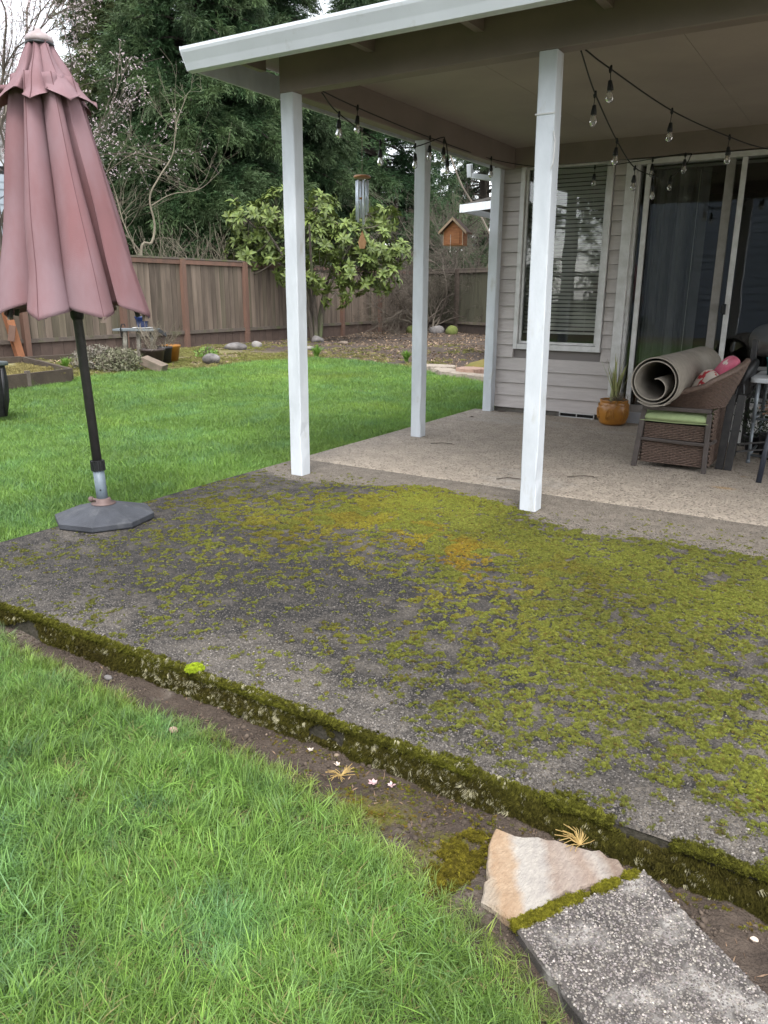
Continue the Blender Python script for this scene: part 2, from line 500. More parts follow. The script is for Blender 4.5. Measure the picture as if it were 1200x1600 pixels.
# ---------------------------------------------------------------- patio slabs
SX0, SX1, SY0, SY1, CY1 = -3.27, 2.6, 1.5, 4.14, 6.985
# (x, y, moss cover 0..1, hue: 0 olive .. 1 bright yellow-green, orange, dark grime, pale grit)
MOSS = [
 (-3.2,1.95,.12,.3,0,.7,.2), (-2.9,1.75,.22,.3,.0,.75,.1), (-3.0,2.1,.1,.3,0,.5,.3), (-2.75,2.1,.28,.4,0,.9,0), (-2.6,1.62,.1,.2,0,.6,.35),
 (-3.1,2.3,.1,.3,0,.3,.5), (-2.85,2.35,.35,.5,0,.8,0), (-3.15,2.9,.25,.3,.1,.7,.2), (-2.6,2.5,.45,.5,.1,.9,0), (-2.3,2.0,.30,.4,0,.95,0),
 (-2.2,1.62,.25,.3,0,.3,.7), (-2.0,2.2,.22,.5,0,1,0), (-2.7,3.0,.62,.5,.15,.7,0), (-2.4,2.9,.75,.5,.35,.6,0), (-2.1,2.7,.6,.3,.3,.7,0),
 (-2.9,3.5,.12,.3,0,.5,.3), (-3.1,3.9,.05,.3,0,.3,.5), (-2.6,3.6,.25,.5,.1,.6,.1), (-2.3,3.45,.82,.85,.3,.5,0), (-2.05,3.55,1.0,1.0,.1,.3,0),
 (-1.95,3.2,1.0,.9,.45,.3,0), (-2.2,3.15,.95,.6,.5,.5,0), (-1.75,3.6,.95,.9,.05,.3,0), (-1.55,3.45,1.0,.6,.0,.4,0), (-1.4,3.3,1.0,.5,.1,.4,0),
 (-1.7,3.15,.95,.8,.7,.3,.2), (-1.5,3.0,.95,.6,1.0,.4,0), (-1.85,2.85,.6,.5,.4,.4,.5), (-1.6,2.75,.35,.4,.4,.6,.3), (-1.35,2.8,.8,.4,.9,.5,0),
 (-1.9,2.4,.28,.5,.1,1,0), (-1.55,2.35,.15,.4,.1,.9,.15), (-1.45,2.15,.1,.5,.2,.7,.25), (-1.75,2.0,.25,.6,0,.95,.1), (-1.9,1.72,.3,.6,0,.6,.4),
 (-1.6,1.62,.15,.5,0,.1,1), (-1.3,1.6,.1,.5,0,.1,1), (-1.3,2.0,.3,.6,.2,.6,.3), (-1.2,1.8,.35,.6,.1,.6,.3), (-1.0,1.58,.1,.4,0,.2,.9),
 (-1.2,2.5,.55,.5,.3,.7,.1), (-1.0,2.9,.95,.3,.25,.6,0), (-1.1,3.25,1.0,.5,.05,.5,0), (-.8,3.2,.95,.6,0,.6,0), (-.75,2.7,.85,.35,.1,.6,0),
 (-.9,2.3,.75,.5,.1,.7,0), (-.8,2.0,.6,.6,0,.7,0), (-.6,2.2,.9,.5,0,.5,0), (-.5,2.5,.85,.35,.1,.6,0), (-.4,2.9,.9,.6,0,.5,0),
 (-.85,1.75,.45,.5,0,.6,.2), (-.6,1.8,.8,.4,0,.5,0), (-.45,1.95,.9,.4,0,.4,.1), (-.3,2.2,.7,.4,0,.5,.3), (-.1,2.6,.6,.5,0,.4,.5),
 (-.35,1.7,.55,.5,0,.5,.2), (-.55,1.58,.3,.4,0,.3,.6), (-.15,1.85,.85,.7,0,.4,.1), (0,1.75,.95,.9,0,.3,0), (-.15,1.55,.03,.3,0,.1,1), (-.75,1.55,.2,.4,0,.3,.7),
 (.3,1.6,.3,.4,0,.2,.8), (.4,2.3,.8,.4,0,.5,.2), (.4,3,.85,.5,0,.5,0), (1.5,2.5,.8,.4,0,.5,.1), (1.5,3.2,.85,.4,0,.5,0),
 (-.1,3.1,.9,.6,0,.4,0), (-1.3,3.62,.7,.4,0,.5,0), (-.9,3.5,.85,.3,0,.6,0), (-.5,3.4,.8,.4,0,.6,0)]
FR = [(-3.6, 3.75), (-3.27, 3.75), (-2.95, 3.62), (-2.5, 3.72), (-2.2, 3.9), (-2.0, 3.9), (-1.75, 3.86), (-1.5, 3.82), (-1.35, 3.66), (-1.15, 3.58), (-1.0, 3.52), (-.8, 3.6), (-.5, 3.62), (0, 3.6), (.6, 3.55), (3, 3.6)]
def front(x):
    f = np.interp(x, [p[0] for p in FR], [p[1] for p in FR])
    return f + 0.06 * (fbm(x * 7, x * 0 + 3, 77) - 0.5)
def moss_field(x, y):
    wx = x + 0.12 * (fbm(x * 2.2, y * 2.2, 31) - 0.5); wy = y + 0.12 * (fbm(x * 2.2, y * 2.2, 32) - 0.5)
    F = idw(wx, wy, MOSS, 3.4)
    e = np.clip((front(x) - y) / 0.09 + 0.5, 0, 1)          # washed clean under the roof's edge
    F[..., 0] *= e; F[..., 3] *= 0.15 + 0.85 * e
    F[..., 4] = F[..., 4] * e * 0.5 + (1 - e) * .1
    return F, e
def slab_z(X, Y):
    return 0.006 * (fbm(X * 1.5, Y * 1.5, 8) - 0.5) - 0.012 * np.clip(1 - (Y - SY0) / 0.05, 0, 1) ** 2 * (0.4 + fbm(X * 9, Y * 9, 4))
me, V = grid_mesh('old_patio', np.linspace(SX0, SX1, 330), np.linspace(SY0, SY1 - 0.006, 150), slab_z)
F, e = moss_field(V[:, 0], V[:, 1])
n1 = fbm(V[:, 0] * 33, V[:, 1] * 33, 71, 3)
attr_col(me, 'mask', np.stack([(0.50 + F[:, 3] * 0.28 + 0.2 * (n1 - 0.5)) * e, F[:, 4] * 0.6, F[:, 0] * 0.44 + 0.5 * (n1 - 0.5) * F[:, 0]], 1))
me.materials.append(mask_mat('mossy_aggregate', [((0.25, 0.215, 0.175), (0.165, 0.142, 0.115), 14),
                                                 ((0.018, 0.017, 0.017), (0.040, 0.036, 0.032), 12, 9, 0.22),
                                                 ((0.25, 0.22, 0.185), (0.115, 0.10, 0.085), 170, 60, 0.25),
                                                 ((0.085, 0.088, 0.022), (0.045, 0.043, 0.018), 24, 90, 0.12)],
                             rough=0.8, bump=0.9, bscale=260, bdist=0.008, pebble=(125, (0.11, 0.098, 0.085), (0.034, 0.03, 0.027), 0.5)))
o = bpy.data.objects.new('old_patio', me); COL.objects.link(o); tag(o, kind='structure')
M_side = mat('slab_side', (0.070, 0.060, 0.046), (0.035, 0.032, 0.02), scale=30, rough=0.95, bump=1, bscale=60)
MB().bb((SX0, SY0 + 0.004, -0.3), (SX1, SY1 - 0.006, -0.015)).build('old_patio_edge', M_side); tag(bpy.data.objects['old_patio_edge'], kind='structure')

me, V = grid_mesh('covered_patio', np.linspace(SX0, 4.0, 200), np.linspace(SY1 + 0.004, CY1, 110),
                  lambda X, Y: 0.005 * (fbm(X * 1.5, Y * 1.5, 18) - 0.5) - 0.006 * (Y < SY1 + 0.01))
x, y = V[:, 0], V[:, 1]
grime = np.clip(1 - (x - SX0) / 0.5, 0, 1) * 0.5 * fbm(x * 3, y * 3, 61) * 1.6 + 0.35 * (fbm(x * 2, y * 5, 62) - 0.42)
rust = np.exp(-(((x + 0.62) / 0.10) ** 2 + ((y - 4.86) / 0.05) ** 2)) + 0.8 * np.exp(-(((x + 0.56) / 0.05) ** 2 + ((y - 5.25) / 0.04) ** 2))
attr_col(me, 'mask', np.stack([np.clip(grime, 0, 1), np.clip((fbm(x * 1.1, y * 2.5, 63) - 0.5) * 2, 0, 0.55), rust * 0.62], 1))
me.materials.append(mask_mat('clean_aggregate', [((0.47, 0.40, 0.32), (0.36, 0.305, 0.245), 7),
                                                 ((0.20, 0.18, 0.155), (0.25, 0.22, 0.19), 12, 12, 0.3),
                                                 ((0.46, 0.42, 0.37), (0.42, 0.38, 0.33), 25, 16, 0.3),
                                                 ((0.50, 0.30, 0.10), (0.42, 0.27, 0.12), 60, 120, 0.2)],
                             rough=0.85, bump=1.0, bscale=160, bdist=0.012, pebble=(70, (0.50, 0.44, 0.36), (0.11, 0.09, 0.07), 0.25)))
o = bpy.data.objects.new('covered_patio', me); COL.objects.link(o); tag(o, kind='structure')
MB().bb((SX0, SY1 + 0.004, -0.3), (4.0, CY1 + 0.3, -0.02)).build('covered_patio_edge', M_side); tag(bpy.data.objects['covered_patio_edge'], kind='structure')
MB().bb((SX0 + .01, SY1 - 0.02, -0.2), (4.0, SY1 + 0.02, -0.008)).build('patio_joint', mat('joint_grit', (0.30, 0.27, 0.22), (0.16, 0.14, 0.11), scale=40, rough=0.95)); tag(bpy.data.objects['patio_joint'], kind='structure')

# aggregate pebbles (real grit) on the mossy slab
M_peb = mat('aggregate_pebble', (0.27, 0.25, 0.225), (0.14, 0.125, 0.115), scale=90, rough=0.7, tint='INSTANCER', ramp=(0.4, 0.6))
def pebble_mesh(k, mt=None, sq=(0.6, 1.0)):
    r = random.Random(k); mb = MB()
    a = r.uniform(0.7, 1.1); prof = [(0.75, -0.5), (1, -0.05), (0.8, 0.35), (0.35, 0.55), (0.0001, 0.6)]
    mb.lathe(prof, n=6, sx=1, sy=r.uniform(*sq))
    mb.v = [(v[0] * (1 + r.uniform(-.12, .12)), v[1] * (1 + r.uniform(-.12, .12)), v[2]) for v in mb.v]
    return mb.mesh('pebble_%d' % k, mt or M_peb, True)
pebs = templ('pebbles', [pebble_mesh(k) for k in range(5)])
N_ = 170000
px = rng.uniform(-3.25, 0.6, N_); py = SY0 + 0.01 + (rng.uniform(0, 1, N_) ** 1.5) * 2.2
F, e = moss_field(px, py)
keep = rng.uniform(0, 1, N_) < (0.75 + 0.25 * F[:, 4]) * (1 - 0.4 * F[:, 0])
px, py = px[keep], py[keep]; n = len(px)
b = rng.uniform(0.5, 1.5, n) * (0.85 + 0.5 * F[keep][:, 4]) * (1 - 0.35 * F[keep][:, 3])
b = b * np.where(py > 3.4, .8, 1) * .52; b = np.where(rng.uniform(0, 1, n) < 0.06, b * 1.7, b)
scatter('exposed_grit', np.stack([px, py, slab_z(px, py) - 0.0006], 1), yaw(n, 0.15), rng.uniform(0.0015, 0.0040, n),
        pebs, 5, np.stack([b, b * 0.97, b * 0.93], 1))

# moss tufts
M_moss = mat('moss', (0.18, 0.195, 0.048), (0.085, 0.092, 0.026), scale=120, rough=0.95, tint='INSTANCER', transl=0.15, spec=0.1)
def moss_mesh(k, n=34, flat=0.55):
    r = random.Random(100 + k); mb = MB()
    for i in range(n):
        a = r.uniform(0, 2 * PI); d = math.sqrt(r.random()) * 0.95
        cx, cy = d * math.cos(a), d * math.sin(a)
        h = flat * (1 - d * d * 0.75) * r.uniform(0.7, 1.25); w_ = r.uniform(0.10, 0.2)
        lx, ly = cx * 0.35 + r.uniform(-.12, .12), cy * 0.35 + r.uniform(-.12, .12)
        a2 = r.uniform(0, PI)
        b = len(mb.v)
        for q in range(3):
            an = a2 + q * 2 * PI / 3
            mb.v.append((cx + w_ * math.cos(an), cy + w_ * math.sin(an), -0.15))
        mb.v.append((cx + lx, cy + ly, h))
        mb.f += [(b, b + 1, b + 3), (b + 1, b + 2, b + 3), (b + 2, b, b + 3)]
    return mb.mesh('moss_%d' % k, M_moss)
mosst = templ('moss_tufts', [moss_mesh(k) for k in range(5)])
N_ = 300000
px = rng.uniform(-3.25, 1.6, N_); py = rng.uniform(SY0, 3.95, N_)
F, e = moss_field(px, py)
n1 = fbm(px * 33, py * 33, 71, 3); n2 = fbm(px * 80, py * 45, 72, 2)
n0 = fbm(px * 5, py * 5, 70, 3)
val = .07 + F[:, 0] * 0.86 + (n1 - 0.5) * 2.4 + (n2 - 0.5) * 1.0 + (n0 - .5) * .5 + 1.6 * np.clip(F[:, 0] - .8, 0, .2)
keep = (val > 0.54) & (rng.uniform(0, 1, N_) < np.clip(0.3 + F[:, 0], 0, 1))
px, py, F, val = px[keep], py[keep], F[keep], val[keep]; n = len(px)
print('moss', n)
g = rng.uniform(0.75, 1.3, n) * (0.9 + 0.5 * (fbm(px * 3, py * 3, 73) - 0.5))
g = g * 0.95
org = F[:, 2] * (fbm(px * 9, py * 9, 74, 3) > .5) * rng.uniform(.3, 1, n)
yl = F[:, 1] + .5 * (fbm(px * 6, py * 6, 75) - .5)
t = np.stack([1.2 + 0.8 * yl + 1.2 * org, 1.15 + 0.85 * yl + 0.0 * org, 1.2 + 0.2 * yl - 0.5 * org], 1) * g[:, None]
dark = rng.uniform(0, 1, n) < 0.10
t[dark] *= np.array([0.8, 0.6, 0.8])
scatter('patio_moss', np.stack([px, py, slab_z(px, py) + .006 * np.clip(val - .6, 0, .6)], 1), yaw(n, 0.2), np.stack([rng.uniform(.003, .007, n) * (.8 + .6 * np.clip(val - .6, 0, .6))] * 2 + [rng.uniform(.004, .011, n)], 1),
        mosst, 5, t)

# hanging moss along the slab's front edge
def fringe_mesh(k, n=26):
    r = random.Random(300 + k); mb = MB()
    for i in range(n):
        a = r.uniform(0, 2 * PI); d = math.sqrt(r.random()) * 0.9
        cx, cz = d * math.cos(a), d * math.sin(a)
        w_ = r.uniform(0.08, 0.2); l = r.uniform(0.4, 1.1)
        tip = (cx + r.uniform(-.3, .3), -l, cz - r.uniform(0.0, 0.8))
        b = len(mb.v)
        for q in range(3):
            an = q * 2 * PI / 3 + a
            mb.v.append((cx + w_ * math.cos(an), 0.25, cz + w_ * math.sin(an)))
        mb.v.append(tip)
        mb.f += [(b, b + 1, b + 3), (b + 1, b + 2, b + 3), (b + 2, b, b + 3)]
    return mb.mesh('fringe_%d' % k, M_moss)
frt = templ('moss_fringe', [fringe_mesh(k) for k in range(4)])
N_ = 30000
px = rng.uniform(-3.26, 1.6, N_); pz = rng.uniform(-0.115, 0.004, N_)
cover = fbm(px * 2.0, pz * 6, 81, 3); thick = fbm(px * 5, pz * 10, 82)
keep = (cover + .25 * (fbm(px * 14, pz * 20, 85) - .5)) > 0.36
keep &= ~((px > -0.35) & (cover < 0.55) & (pz > -0.03))
px, pz, thick, cover = px[keep], pz[keep], thick[keep], cover[keep]; n = len(px)
top = np.clip((pz + 0.035) / 0.035, 0, 1)
c_br = np.array([0.36, 0.26, 0.30]); c_ol = np.array([0.62, 0.55, 0.36]); c_yg = np.array([1.15, 1.1, 0.6])
mixn = fbm(px * 9, pz * 22, 83)[:, None]
t = c_br * (1 - mixn) + c_ol * mixn
t = t * (1 - 0.5 * top[:, None]) + c_yg * 0.5 * top[:, None]
t *= rng.uniform(0.6, 1.3, n)[:, None]
pale = rng.uniform(0, 1, n) < 0.035 * (1 + 3 * (fbm(px * 3, px * 0, 84) > 0.55))
t[pale] = np.array([2.8, 2.4, 6.0]) * rng.uniform(0.8, 1.3, (pale.sum(), 1))
yy = SY0 - 0.000 - 0.022 * (thick - 0.3) * (1 - 0.5 * (pz < -0.08))
R = np.stack([rng.uniform(-0.3, 0.9, n), rng.normal(0, 0.5, n), rng.normal(0, 0.4, n)], 1)
scatter('edge_moss', np.stack([px, yy, pz], 1), R, rng.uniform(0.003, 0.008, n) * rng.choice([.8, 1, 1.5], n), frt, 4, t)
# lip of moss creeping over the top edge
N_ = 26000
px = rng.uniform(-3.26, 1.6, N_); d = rng.exponential(0.015, N_); py = SY0 - 0.010 + d
lip = fbm(px * 3.2, px * 0 + 5, 91, 3)
lim = 0.008 + 0.07 * np.clip(lip - 0.42, 0, 1) + 0.05 * np.exp(-((px + 0.55) / 0.18) ** 2)
keep = (d < lim * (.4 + 1.2 * fbm(px * 30, py * 30, 95, 2))) & (lip > 0.44) & ~((px > -.33) & (px < -.2))
px, py = px[keep], py[keep]; n = len(px)
q = fbm(px * 6, py * 6, 92)[:, None]
t = (np.array([0.5, 0.42, 0.36]) * (1 - q) + np.array([1.15, 1.1, 0.55]) * q) * rng.uniform(0.4, 1.4, (n, 1))
scatter('edge_lip_moss', np.stack([px, py, slab_z(px, py) + rng.uniform(-.006, .004, n)], 1), yaw(n, 0.5), rng.uniform(.004, .009, n), mosst, 5, t)

# ---------------------------------------------------------------- soil strip
def strip_z(x, y):
    return -0.094 - 0.012 * np.clip((x + 1) / 1, 0, 1) + 0.026 * (fbm(x * 14, y * 14, 101) - 0.5) + 0.012 * (fbm(x * 60, y * 60, 102, 2) - 0.5) + 0.02 * np.clip((1.33 - y) / .3, -0.3, 0.6) * (x < -0.6)
me, V = grid_mesh('soil_strip', np.linspace(-3.6, 2.2, 520), np.linspace(0.35, 1.52, 130), strip_z)
x, y = V[:, 0], V[:, 1]
ms = np.clip(fbm(x * 5, y * 5, 103) * 1.3 - 0.35, 0, 1) * np.clip(1 - np.abs(x + 0.85) / 0.45, 0, 1) + np.exp(-(((x + 0.64) / .07) ** 2 + ((y - 1.3) / .09) ** 2)) + .4 * np.exp(-(((x + 0.9) / .12) ** 2 + ((y - 1.34) / .05) ** 2))
attr_col(me, 'mask', np.stack([np.clip(fbm(x * 3, y * 6, 104) * 1.1 - .2, 0, 1), np.clip(ms, 0, 0.75), np.clip((fbm(x * 4, y * 4, 105) - .58) * 3, 0, .6)], 1))
me.materials.append(mask_mat('bare_soil', [((0.060, 0.044, 0.033), (0.095, 0.072, 0.055), 16),
                                           ((0.032, 0.023, 0.018), (0.055, 0.04, 0.03), 30, 22, 0.2),
                                           ((0.075, 0.075, 0.016), (0.12, 0.10, 0.02), 40, 60, 0.12),
                                           ((0.17, 0.14, 0.115), (0.12, 0.10, 0.08), 60, 40, 0.2)], bump=1.0, bscale=140, bdist=0.012, rough=0.9, spec=0.3))
o = bpy.data.objects.new('soil_strip', me); COL.objects.link(o); tag(o, kind='structure')
# crumbs, grit and litter in the strip
M_crumb = mat('soil_crumb', (0.060, 0.044, 0.033), (0.105, 0.08, 0.06), scale=70, rough=0.95, tint='INSTANCER')
crumbs = templ('crumbs', [pebble_mesh(40 + k, M_crumb) for k in range(4)])
N_ = 60000
px = rng.uniform(-3.3, 1.4, N_); py = rng.uniform(0.7, 1.5, N_)
keep = ~inpoly(px, py, LAWN) & (fbm(px * 6, py * 6, 111) > 0.40)
px, py = px[keep], py[keep]; n = len(px)
b = rng.uniform(0.5, 1.35, n); b = np.where(rng.uniform(0, 1, n) < 0.015, 2.6, b)
scatter('soil_crumbs', np.stack([px, py, strip_z(px, py) + 0.001], 1), yaw(n, 0.5), np.where(rng.uniform(0, 1, n) < .03, rng.uniform(.005, .010, n), rng.uniform(0.0012, 0.005, n) * rng.uniform(.5, 1, n)),
        crumbs, 4, np.stack([b, b, b], 1))
# thin moss on the soil
N_ = 26000
px = rng.uniform(-1.3, 0.9, N_); py = rng.uniform(0.8, 1.48, N_)
ms = np.clip(fbm(px * 5, py * 5, 103) * 1.3 - 0.45, 0, 1) * np.clip(1 - np.abs(px + 0.85) / 0.45, 0, 1) + 1.3 * np.exp(-(((px + 0.64) / .06) ** 2 + ((py - 1.29) / .08) ** 2)) + .8 * np.exp(-(((px + 0.9) / .10) ** 2 + ((py - 1.33) / .04) ** 2)) + .5 * np.exp(-((py - 1.47) / .035) ** 2)
keep = (rng.uniform(0, 1, N_) < ms) & (fbm(px * 25, py * 25, 112, 3) > .42) & ~inpoly(px, py, LAWN)
px, py = px[keep], py[keep]; n = len(px)
t = np.where(rng.uniform(0, 1, (n, 1)) < .4, np.array([[1.3, .85, .6]]), np.array([[1.2, 1.15, .6]])) * rng.uniform(.6, 1.2, (n, 1))
scatter('soil_moss', np.stack([px, py, strip_z(px, py)], 1), yaw(n, .3), rng.uniform(.003, .007, n), mosst, 5, t)

# ---------------------------------------------------------------- grass
def grass_mat(name, c1, c2, c3):
    return mat(name, c1, c2, scale=1.6, rough=0.5, tint='INSTANCER', transl=0.34, spec=0.3, vary=0.22, c3=c3, s3=0.9, f3=(0.5, 0.62))
M_grass = grass_mat('grass_blade', (0.15, 0.26, 0.05), (0.21, 0.325, 0.065), (0.16, 0.255, 0.09))
M_straw = mat('straw_blade', (0.30, 0.25, 0.11), (0.2, 0.19, 0.07), scale=5, rough=0.7, transl=0.2)
def blade(mb, x, y, h, w_, lean, az_, seg=3, droop=0.6):
    b = len(mb.v); dx, dy = math.cos(az_), math.sin(az_); sx, sy = -dy, dx
    for i in range(seg + 1):
        t = i / seg
        off = lean * h * (t ** 1.8) ; z = h * (t - droop * lean * 0.45 * t * t)
        ww = w_ * (1 - t ** 1.6) * 0.5 + 0.00012
        mb.v += [(x + dx * off - sx * ww, y + dy * off - sy * ww, z), (x + dx * off + sx * ww, y + dy * off + sy * ww, z)]
    for i in range(seg):
        mb.f.append((b + 2 * i, b + 2 * i + 1, b + 2 * i + 3, b + 2 * i + 2))
def tuft(k, n, rad, h0, h1, wd, m, seg=3, lean=(0.1, 1.1), comb=None):
    r = random.Random(500 + k); mb = MB()
    for i in range(n):
        a = r.uniform(0, 2 * PI); d = rad * math.sqrt(r.random())
        az_ = r.uniform(0, 2 * PI) if comb is None else r.gauss(comb, 0.8)
        blade(mb, d * math.cos(a), d * math.sin(a), r.uniform(h0, h1), wd * r.uniform(0.6, 1.3), r.uniform(*lean), az_, seg)
    return mb.mesh('tuft_%d' % k, m)
near_t = templ('near_tufts', [tuft(k, 17, 0.014, 0.015, 0.046, 0.0021, M_grass, 4, (0.2, 1.5), comb=(0.4 if k % 2 else None)) for k in range(5)]
               + [tuft(8, 8, 0.016, 0.045, 0.072, 0.0027, M_grass, 5, (0.2, 1.1)), tuft(9, 8, 0.02, 0.015, 0.04, 0.0022, M_straw, 3, (0.8, 1.6))])
back_t = templ('back_tufts', [tuft(20 + k, 22, 0.05, 0.018, 0.045, 0.0036, M_grass, 2, (0.1, 1.1)) for k in range(4)]
               + [tuft(27, 12, 0.05, 0.04, 0.058, 0.0045, M_grass, 2)])
def lawn_tint(x, y, s):
    a = fbm(x * 1.1, y * 1.1, s); b = fbm(x * 4.5, y * 4.5, s + 1); c = fbm(x * 0.45, y * 0.9, s + 2)
    g = 0.72 + 0.6 * a
    blue = np.clip((b - 0.5) * 3, 0, 1)
    yel = np.clip((c - 0.5) * 3.2, 0, 1)
    t = np.stack([g * (0.95 + 0.30 * yel - 0.1 * blue), g * (1.0 + 0.10 * yel), g * (1.0 + 0.5 * blue - 0.15 * yel)], 1)
    return t
# near lawn
def lawn_near(name, x0, x1, y0, y1, N_):
    px = rng.uniform(x0, x1, N_); py = rng.uniform(y0, y1, N_)
    jx = px + 0.03 * (fbm(px * 20, py * 20, 121) - .5); jy = py + 0.035 * (fbm(px * 20, py * 20, 122) - .5)
    ed = dpoly(px, py, LAWN[18:36])
    keep = inpoly(jx, jy, LAWN) & ~((px > -3.32) & (py > 1.5))
    keep &= rng.uniform(0, 1, N_) < (0.42 + 0.58 * np.clip(ed / 0.10, 0, 1)) * np.clip(0.55 + 1.4 * (fbm(px * 7, py * 7, 124) - .3), 0.35, 1)
    px, py, ed = px[keep], py[keep], ed[keep]; n = len(px)
    idx = rng.integers(0, 5, n)
    tall = fbm(px * 4, py * 4, 125) > 0.53
    idx = np.where(tall & (rng.uniform(0, 1, n) < 0.22), 5, idx)
    straw = rng.uniform(0, 1, n) < np.where(ed < 0.05, 0.20, 0.045) + .16 * (fbm(px * 3, py * 3, 126) > .58)
    idx = np.where(straw, 6, idx)
    s = rng.uniform(0.75, 1.25, n) * (0.65 + 0.35 * np.clip(ed / 0.12, 0, 1)) * (0.72 + 0.6 * fbm(px * 2.2, py * 2.2, 127))
    t = lawn_tint(px, py, 130) * rng.uniform(0.6, 1.35, (n, 1))
    t[:, 0] *= 1 + 0.35 * np.clip(1 - ed / 0.1, 0, 1)
    comb = fbm(px * 1.2, py * 1.2, 128) * 8
    R = np.stack([rng.normal(0, .22, n), rng.normal(0, .22, n), comb + rng.normal(0, .9, n)], 1)
    z = np.maximum(ground_z(px, py), strip_z(px, py) * (np.abs(px) < 3.6) + -9 * (np.abs(px) >= 3.6)) - 0.004
    print(name, n)
    scatter(name, np.stack([px, py, z], 1), R, s, near_t, 7, t, label='short bright green grass of the near lawn')
lawn_near('near_grass', -3.6, 0.35, 0.25, 1.55, 52000)
def lawn_back(name, x0, x1, y0, y1, N_, sc0):
    px = rng.uniform(x0, x1, N_); py = rng.uniform(y0, y1, N_)
    jx = px + 0.12 * (fbm(px * 5, py * 5, 141) - .5); jy = py + 0.12 * (fbm(px * 5, py * 5, 142) - .5)
    keep = inpoly(jx, jy, LAWN) & ~((px > -3.30) & (py > 1.5)) & ~((px > -3.6) & (px < .35) & (py > .25) & (py < 1.55))
    px, py = px[keep], py[keep]; n = len(px)
    s = sc0 * rng.uniform(0.7, 1.25, n) * (0.7 + 0.6 * fbm(px * 1.7, py * 1.7, 143))
    t = lawn_tint(px, py, 150) * rng.uniform(0.85, 1.15, (n, 1))
    print(name, n)
    scatter(name, np.stack([px, py, ground_z(px, py) - 0.004], 1), yaw(n, .2), s, back_t, 5, t)
lawn_back('back_lawn_grass', -6.3, -3.2, 1.3, 7.6, 34000, 0.95)
lawn_back('far_lawn_grass', -9.4, -3.2, 1.3, 11.5, 42000, 1.15)
lawn_back('side_lawn_grass', -9, 2.5, -5, 1.6, 20000, 1.5)

# ================================================================ house
WY = 7.0
house = thing('house', 'taupe lap-sided house wall with white window and sliding door behind the covered patio', 'house', (-1.5, WY, 0))
M_glass = glass_mat('window_glass', (0.97, 0.98, 0.98), 1.0)
OPEN = [(-2.90, -2.055, 0.60, 2.245), (-1.96, 1.15, -0.1, 2.19)]   # window and door openings (outer edge of the trim)
HX0, HX1 = -3.075, 3.6
# lap siding, board by board, cut round the openings
EXPO = 0.1195
def lap(x0, x1, z0, z1):
    mb = MB()
    vs = []
    for x in (x0, x1):
        vs += [(x, WY + 0.02, z0), (x, WY - 0.020, z0), (x, WY - 0.002, z1), (x, WY + 0.02, z1)]
    mb.add(vs, [(0, 1, 2, 3), (7, 6, 5, 4), (0, 4, 5, 1), (1, 5, 6, 2), (2, 6, 7, 3), (3, 7, 4, 0)])
    return mb
k = 0; z = 0.045
rs = random.Random(3)
while z < 2.36:
    z1 = min(z + EXPO - 0.0035, 2.36)
    cuts = sorted([(a, b) for a, b, c, d in OPEN if c < z1 - 0.02 and d > z + 0.02])
    segs = []; cur = HX0 + 0.0
    for a, b in cuts:
        if a > cur: segs.append((cur, a - 0.0015))
        cur = b + 0.0015
    if cur < HX1: segs.append((cur, HX1))
    for a, b in segs:
        if b - a > 1.4 and not cuts:
            m_ = rs.choice([-2.5, -1.3, -0.4, 0.7]) if b - a > 3 else a + (b - a) * rs.uniform(.3, .7)
            if a < m_ < b:
                lap(a, m_ - 0.001, z, z1).build('siding_board', M_taupe, house); a = m_
        lap(a, b, z, z1).build('siding_board', M_taupe, house)
    z += EXPO
MB().bb((HX0, WY + 0.02, -0.3), (HX1, WY + 0.10, 0.05)).build('foundation', mat('concrete_foundation', (0.20, 0.18, 0.16), (0.13, 0.12, 0.10), scale=12, rough=0.95, bump=0.5), house)
# walls behind the siding (real openings), side wall, upper wall, roof
M_wallb = mat('wall_backing', (0.2, 0.18, 0.17), rough=0.9)
wb = MB()
for a, b in ((HX0, -2.895), (-2.06, -1.955), (1.145, HX1)):
    wb.bb((a, WY + 0.021, 0.02), (b, WY + 0.12, 2.6))
wb.bb((-2.894, WY + 0.021, 0.02), (-2.061, WY + 0.12, 0.605)); wb.bb((-2.894, WY + 0.021, 2.24), (-2.061, WY + 0.12, 2.6))
wb.bb((-1.954, WY + 0.021, 2.185), (1.144, WY + 0.12, 2.6))
wb.build('wall', M_wallb, house)
sw = MB()
for k in range(20): sw.bb((HX0 - 0.012, WY + 0.0, 0.045 + k * EXPO), (HX0 + 0.02, 12.2, 0.045 + k * EXPO + EXPO - 0.003))
sw.bb((HX0 + 0.021, WY + 0.121, -0.2), (HX0 + 0.12, 12.2, 2.6))
sw.bb((HX0 + 0.12, 12.1, -0.2), (HX1, 12.2, 2.6)); sw.bb((HX1 - 0.1, WY + 0.121, -0.2), (HX1, 12.1, 2.6))
sw.build('side_wall', M_taupe, house)
MB().add([(HX0 - .2, 7.4, 2.62), (HX1 + .2, 7.4, 2.62), (HX1 + .2, 12.5, 2.62), (HX0 - .2, 12.5, 2.62), (HX0 - .2, 10, 3.9), (HX1 + .2, 10, 3.9)],
         [(0, 1, 5, 4), (2, 3, 4, 5), (1, 2, 5), (3, 0, 4), (3, 2, 1, 0)]).build('roof', mat('roof_shingles', (0.07, 0.065, 0.06), (0.11, 0.10, 0.09), scale=9, rough=0.95, bump=1), house)
